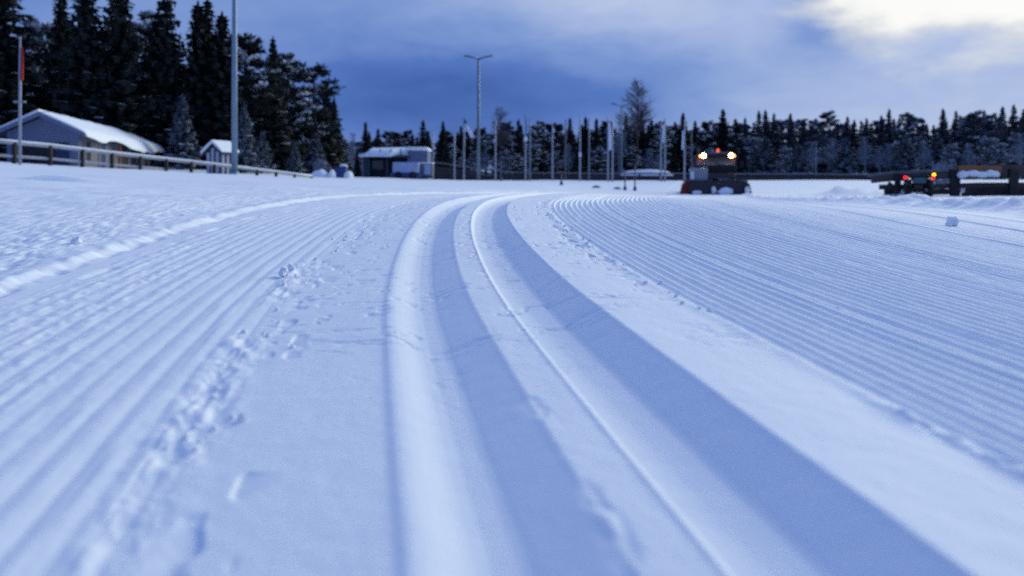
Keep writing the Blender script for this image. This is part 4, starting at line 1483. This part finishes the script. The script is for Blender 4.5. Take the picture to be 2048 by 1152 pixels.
    # lamps on the roof corners
    for px, mpx in ((1408, 1401.5), (1461, 1467)):
        lx = X(px)
        hs = MB().tube([(lx, -0.10, 2.46), (lx, -0.02, 2.46), (lx, 0.2, 2.46)], [0.17, 0.17, 0.08], 16).build('headlight_housing', M['black'], cab)
        MB().tube([(lx, -0.125, 2.46), (lx, -0.105, 2.46)], 0.115, 20).build('headlight', M['headlight'], hs)
        MB().tube([(lx, -0.108, 2.46), (lx, -0.102, 2.46)], 0.165, 20).build('fringe_ring', M['fringe_ring'], hs)  # added glowing ring for the lamp's fringe, not a lamp part
        MB().tube([(X(mpx), -0.10, 2.43), (X(mpx), -0.06, 2.43)], 0.075, 14).build('marker_lamp', M['marker'], cab)
    for sgn, xx in ((-1, x0), (1, x1)):
        m_ = MB().tube([(xx, 0.1, 1.95), (xx + sgn * 0.30, -0.05, 2.0)], 0.025, 6).build('mirror_arm', M['black'], cab)
        MB().box((xx + sgn * 0.34, -0.06, 1.90), (0.18, 0.06, 0.38), bev=0.02).build('mirror', M['black'], m_)
    # rear tiller
    MB().box((0, 4.3, 0.45), (4.0, 0.7, 0.5), bev=0.1).build('tiller', M['hull'], o)


groomer()

# ------------------------------------------------------------------ log fence on the right and the car behind it


def log_fence():
    d = 38.0
    o = thing('log_fence', 'heavy dark log fence with thick posts at the right edge of the snowfield', 'fence', (at(1900, 390, d).x, d, 0))
    off = Vector(o.location)

    def rail(pts, dd, hh, name='rail', m_='log'):
        b = MB()
        P = [at(a, y, dd) - off for a, y in pts]
        for i in range(len(P) - 1):
            a0, a1 = P[i], P[i + 1]
            q = [(a0.x, a0.y, a0.z - hh), (a1.x, a1.y, a1.z - hh), (a1.x, a1.y, a1.z + hh), (a0.x, a0.y, a0.z + hh)]
            b.add(q + [(x, y + 0.12, z) for x, y, z in q], [(0, 1, 2, 3), (4, 5, 6, 7), (0, 1, 5, 4), (2, 3, 7, 6), (0, 3, 7, 4), (1, 2, 6, 5)])
        return b.build(name, M[m_], o)
    tp = rail([(1738, 351), (1790, 346), (1840, 343), (1885, 340), (1912, 338)], d, 0.075, 'top_rail', 'wall_pale')
    rail([(1915, 337), (1960, 335), (2020, 334), (2075, 334)], d, 0.11, 'top_rail', 'log')
    rail([(1744, 359), (1790, 355), (1840, 353), (1890, 350), (1912, 349)], d - 0.02, 0.17)
    rail([(1920, 348), (1960, 347), (2022, 346), (2075, 345)], d - 0.02, 0.20)
    rail([(1760, 374), (1850, 373), (1900, 372), (1960, 370), (2030, 370), (2075, 369)], d + 0.05, 0.12)
    rail([(1770, 384), (1850, 383.5), (1905, 383.5)], d + 0.5, 0.14, 'rail', 'plank')
    rail([(1925, 383), (2075, 383)], d + 0.4, 0.24, 'rail', 'plank')
    for px, w_, t in ((1793, 11, 346), (1852, 9, 345), (1907, 19, 338), (2024, 18, 338), (2062, 14, 338)):
        a, b = at(px, t, d), at(px, 392, d)
        MB().box((a.x - off.x, -0.12, (a.z + b.z) / 2 - 0.2), (w_ * d / FPX, 0.18, a.z - b.z + 0.4), bev=0.03).build('post', M['post'], o)
    MB().box((at(1800, 380, d).x - off.x, 0.5, at(0, 380, d).z), (0.9, 0.12, 0.35), ry=0.6).build('brace', M['log'], o)
    # board and snow on it
    bd = MB()
    a, b = at(1918, 337, d - 0.3), at(2003, 336, d - 0.3)
    bd.box(((a.x + b.x) / 2 - off.x, -0.28, a.z), (b.x - a.x, 0.06, 12 * d / FPX))
    bd.build('board', M['eave_orange'], o)
    sn = MB()
    for k, (px, w_, y) in enumerate(((1926, 18, 350), (1944, 24, 348), (1962, 22, 351), (1980, 22, 348), (1990, 14, 349))):
        q = at(px, y, d - 0.5)
        sn.ball((q.x - off.x, -0.5, q.z), (w_ * d / FPX * 0.62, 0.22, 7.5 * d / FPX), 20 + k, 0.25, 2)
    sn.build('ledge_snow', M['snow'], o, True)
    MB().box((at(1958, 357, d).x - off.x, -0.45, at(0, 357.5, d).z), (2.2, 0.5, 0.06)).build('ledge', M['log'], o)
    for px, y in ((1924, 378), (1812, 381)):
        q = at(px, y, d + 0.2)
        MB().ball((q.x - off.x, 0.25, q.z), (0.16, 0.14, 0.22), px, 0.3, 2).build('snow_clump', M['snow'], o, True)


log_fence()


def quad_bike():
    d = 36.4
    p = at(1838, 389, d)
    o = thing('quad_bike', 'dark quad bike parked before the log fence, red tail lights and amber lamp lit', 'quad bike', (p.x, d, GH(p.x, d)), R(-24))
    s = FPX / d
    g = GH(p.x, d)

    def X(px): return (px - 1838) / s

    def Z(y): return at(1838, y, d).z - g
    for x in (-0.44, 0.44):
        for y, r_ in ((0.30, 0.31), (1.55, 0.29)):
            w = MB().tube([(x - 0.14, y, r_), (x - 0.10, y, r_), (x + 0.10, y, r_), (x + 0.14, y, r_)], [r_ * 0.82, r_, r_, r_ * 0.82], 18).build('wheel', M['black'], o)
            k = 1 if x > 0 else -1
            MB().tube([(x + k * 0.10, y, r_), (x + k * 0.15, y, r_)], r_ * 0.5, 14).build('rim', M['galv'], w)
    b = MB()
    b.box((0, 0.95, 0.48), (0.50, 1.5, 0.34), bev=0.08)
    b.box((0, 0.55, 0.74), (0.46, 1.0, 0.26), bev=0.09)
    b.build('body', M['car_paint'], o, True)
    for x in (-0.44, 0.44):
        f = MB()
        f.tube([(x, -0.08, 0.50), (x, 0.02, 0.66), (x, 0.28, 0.74), (x, 0.56, 0.68), (x, 0.68, 0.52)], 0.16, 8)
        f.build('mudguard', M['car_paint'], o, True)
        MB().tube([(x, 1.30, 0.60), (x, 1.55, 0.70), (x, 1.80, 0.60)], 0.14, 8).build('mudguard', M['car_paint'], o, True)
    MB().box((0, 0.72, 0.88), (0.34, 0.75, 0.14), bev=0.05).build('seat', M['black'], o, True)
    rk = MB()
    for k in range(5):
        rk.box((-0.44 + 0.22 * k, 0.12, 0.86), (0.03, 0.52, 0.03))
    rk.tube([(-0.50, -0.14, 0.86), (0.50, -0.14, 0.86), (0.50, 0.38, 0.86), (-0.50, 0.38, 0.86), (-0.50, -0.14, 0.86)], 0.022, 6)
    rk.build('rear_rack', M['black'], o)
    bx = MB().box((0.05, 0.10, 0.90), (0.62, 0.42, 0.20), bev=0.04).build('cargo_box', M['black'], o)
    MB().tube([(-0.38, 1.15, 1.02), (-0.15, 1.22, 0.98), (0.15, 1.22, 0.98), (0.38, 1.15, 1.02)], 0.022, 6).build('handlebar', M['black'], o)
    MB().box((0.03, -0.18, Z(361)), (0.52, 0.03, 0.26), bev=0.02).build('number_plate', M['plate'], o)
    MB().tube([(0.3, -0.12, 0.30), (0.3, 0.4, 0.36)], 0.05, 8).build('exhaust', M['galv'], o)
    for px, y in ((1813, 354.8), (1862.5, 356)):
        hs = MB().box((X(px), -0.13, Z(y)), (0.14, 0.10, 0.16), bev=0.02).build('lamp_housing', M['black'], o)
        MB().tube([(X(px), -0.195, Z(y)), (X(px), -0.175, Z(y))], 0.055, 14).build('tail_light', M['tail'], hs)
    hs = MB().box((X(1864), -0.17, Z(349.5)), (0.14, 0.06, 0.14), bev=0.02).build('lamp_housing', M['black'], o)
    MB().tube([(X(1864), -0.22, Z(349.5)), (X(1864), -0.20, Z(349.5))], 0.06, 14).build('indicator_lamp', M['amber'], hs)


quad_bike()

# ------------------------------------------------------------------ loose snow lumps on the piste


def snow_chunk(x, z, r, label, seed, lift=0.5, group=None, dark=False):
    o = link('snow_chunk', MB().ball((0, 0, 0), (r, r * 0.85, r * 0.8), seed, 0.7, 1 if r < 0.012 else 2, freq=1.3).mesh('snow_chunk', [M['snow']], False))
    o.location = (x, z, GH(x, z) + r * lift)
    o.rotation_euler = (seed * 0.7, seed * 1.1, seed)
    tag(o, label, 'snow chunk', group)
    return o


def unproj(px, y):
    """ground point seen at picture (px, y)"""
    zz = np.linspace(0.5, 9, 4000)
    xx = (px - CX) * zz / FPX
    hh = ground_h(xx, zz)
    yy = HY + (EYE - hh) * FPX / zz
    i = int(np.argmax(yy <= y))
    return float(xx[i]), float(zz[i])


x, z = unproj(1906, 451)
snow_chunk(x, z, 0.033, 'lone grey-blue snow lump lying on the smooth piste at far right', 41, 0.6)
x, z = unproj(1897, 452)
snow_chunk(x, z, 0.020, 'smaller snow crumb touching the lone lump at far right', 42, 0.5)
x, z = unproj(567, 552)
snow_chunk(x, z, 0.017, 'largest angular snow chunk on the broken edge left of the tracks', 43, 0.6)
x, z = unproj(582, 541)
snow_chunk(x, z, 0.014, 'pale snow chunk just beyond the largest one on the left edge', 44, 0.5)
x, z = unproj(152, 488)
snow_chunk(x, z, 0.019, 'round snow lump sitting on the edge of the left berm', 45, 0.35)
cr = random.Random(9)
for k in range(46):
    zz = 1.0 + 4.2 * cr.random() ** 1.2
    uu = U_L - 0.01 + cr.gauss(0, 0.030)
    xx = float(unlane(uu, zz))
    snow_chunk(xx, zz, cr.uniform(0.003, 0.008), 'small crumb of snow on the broken seam left of the tracks', 100 + k, 0.3, 'snow crumbs along the left seam')
for k in range(34):
    zz = 1.6 + 3.2 * cr.random()
    uu = U_R + cr.gauss(0, 0.022)
    xx = float(unlane(uu, zz))
    snow_chunk(xx, zz, cr.uniform(0.003, 0.008), 'small crumb of snow on the ragged seam right of the tracks', 200 + k, 0.3, 'snow crumbs along the right seam')
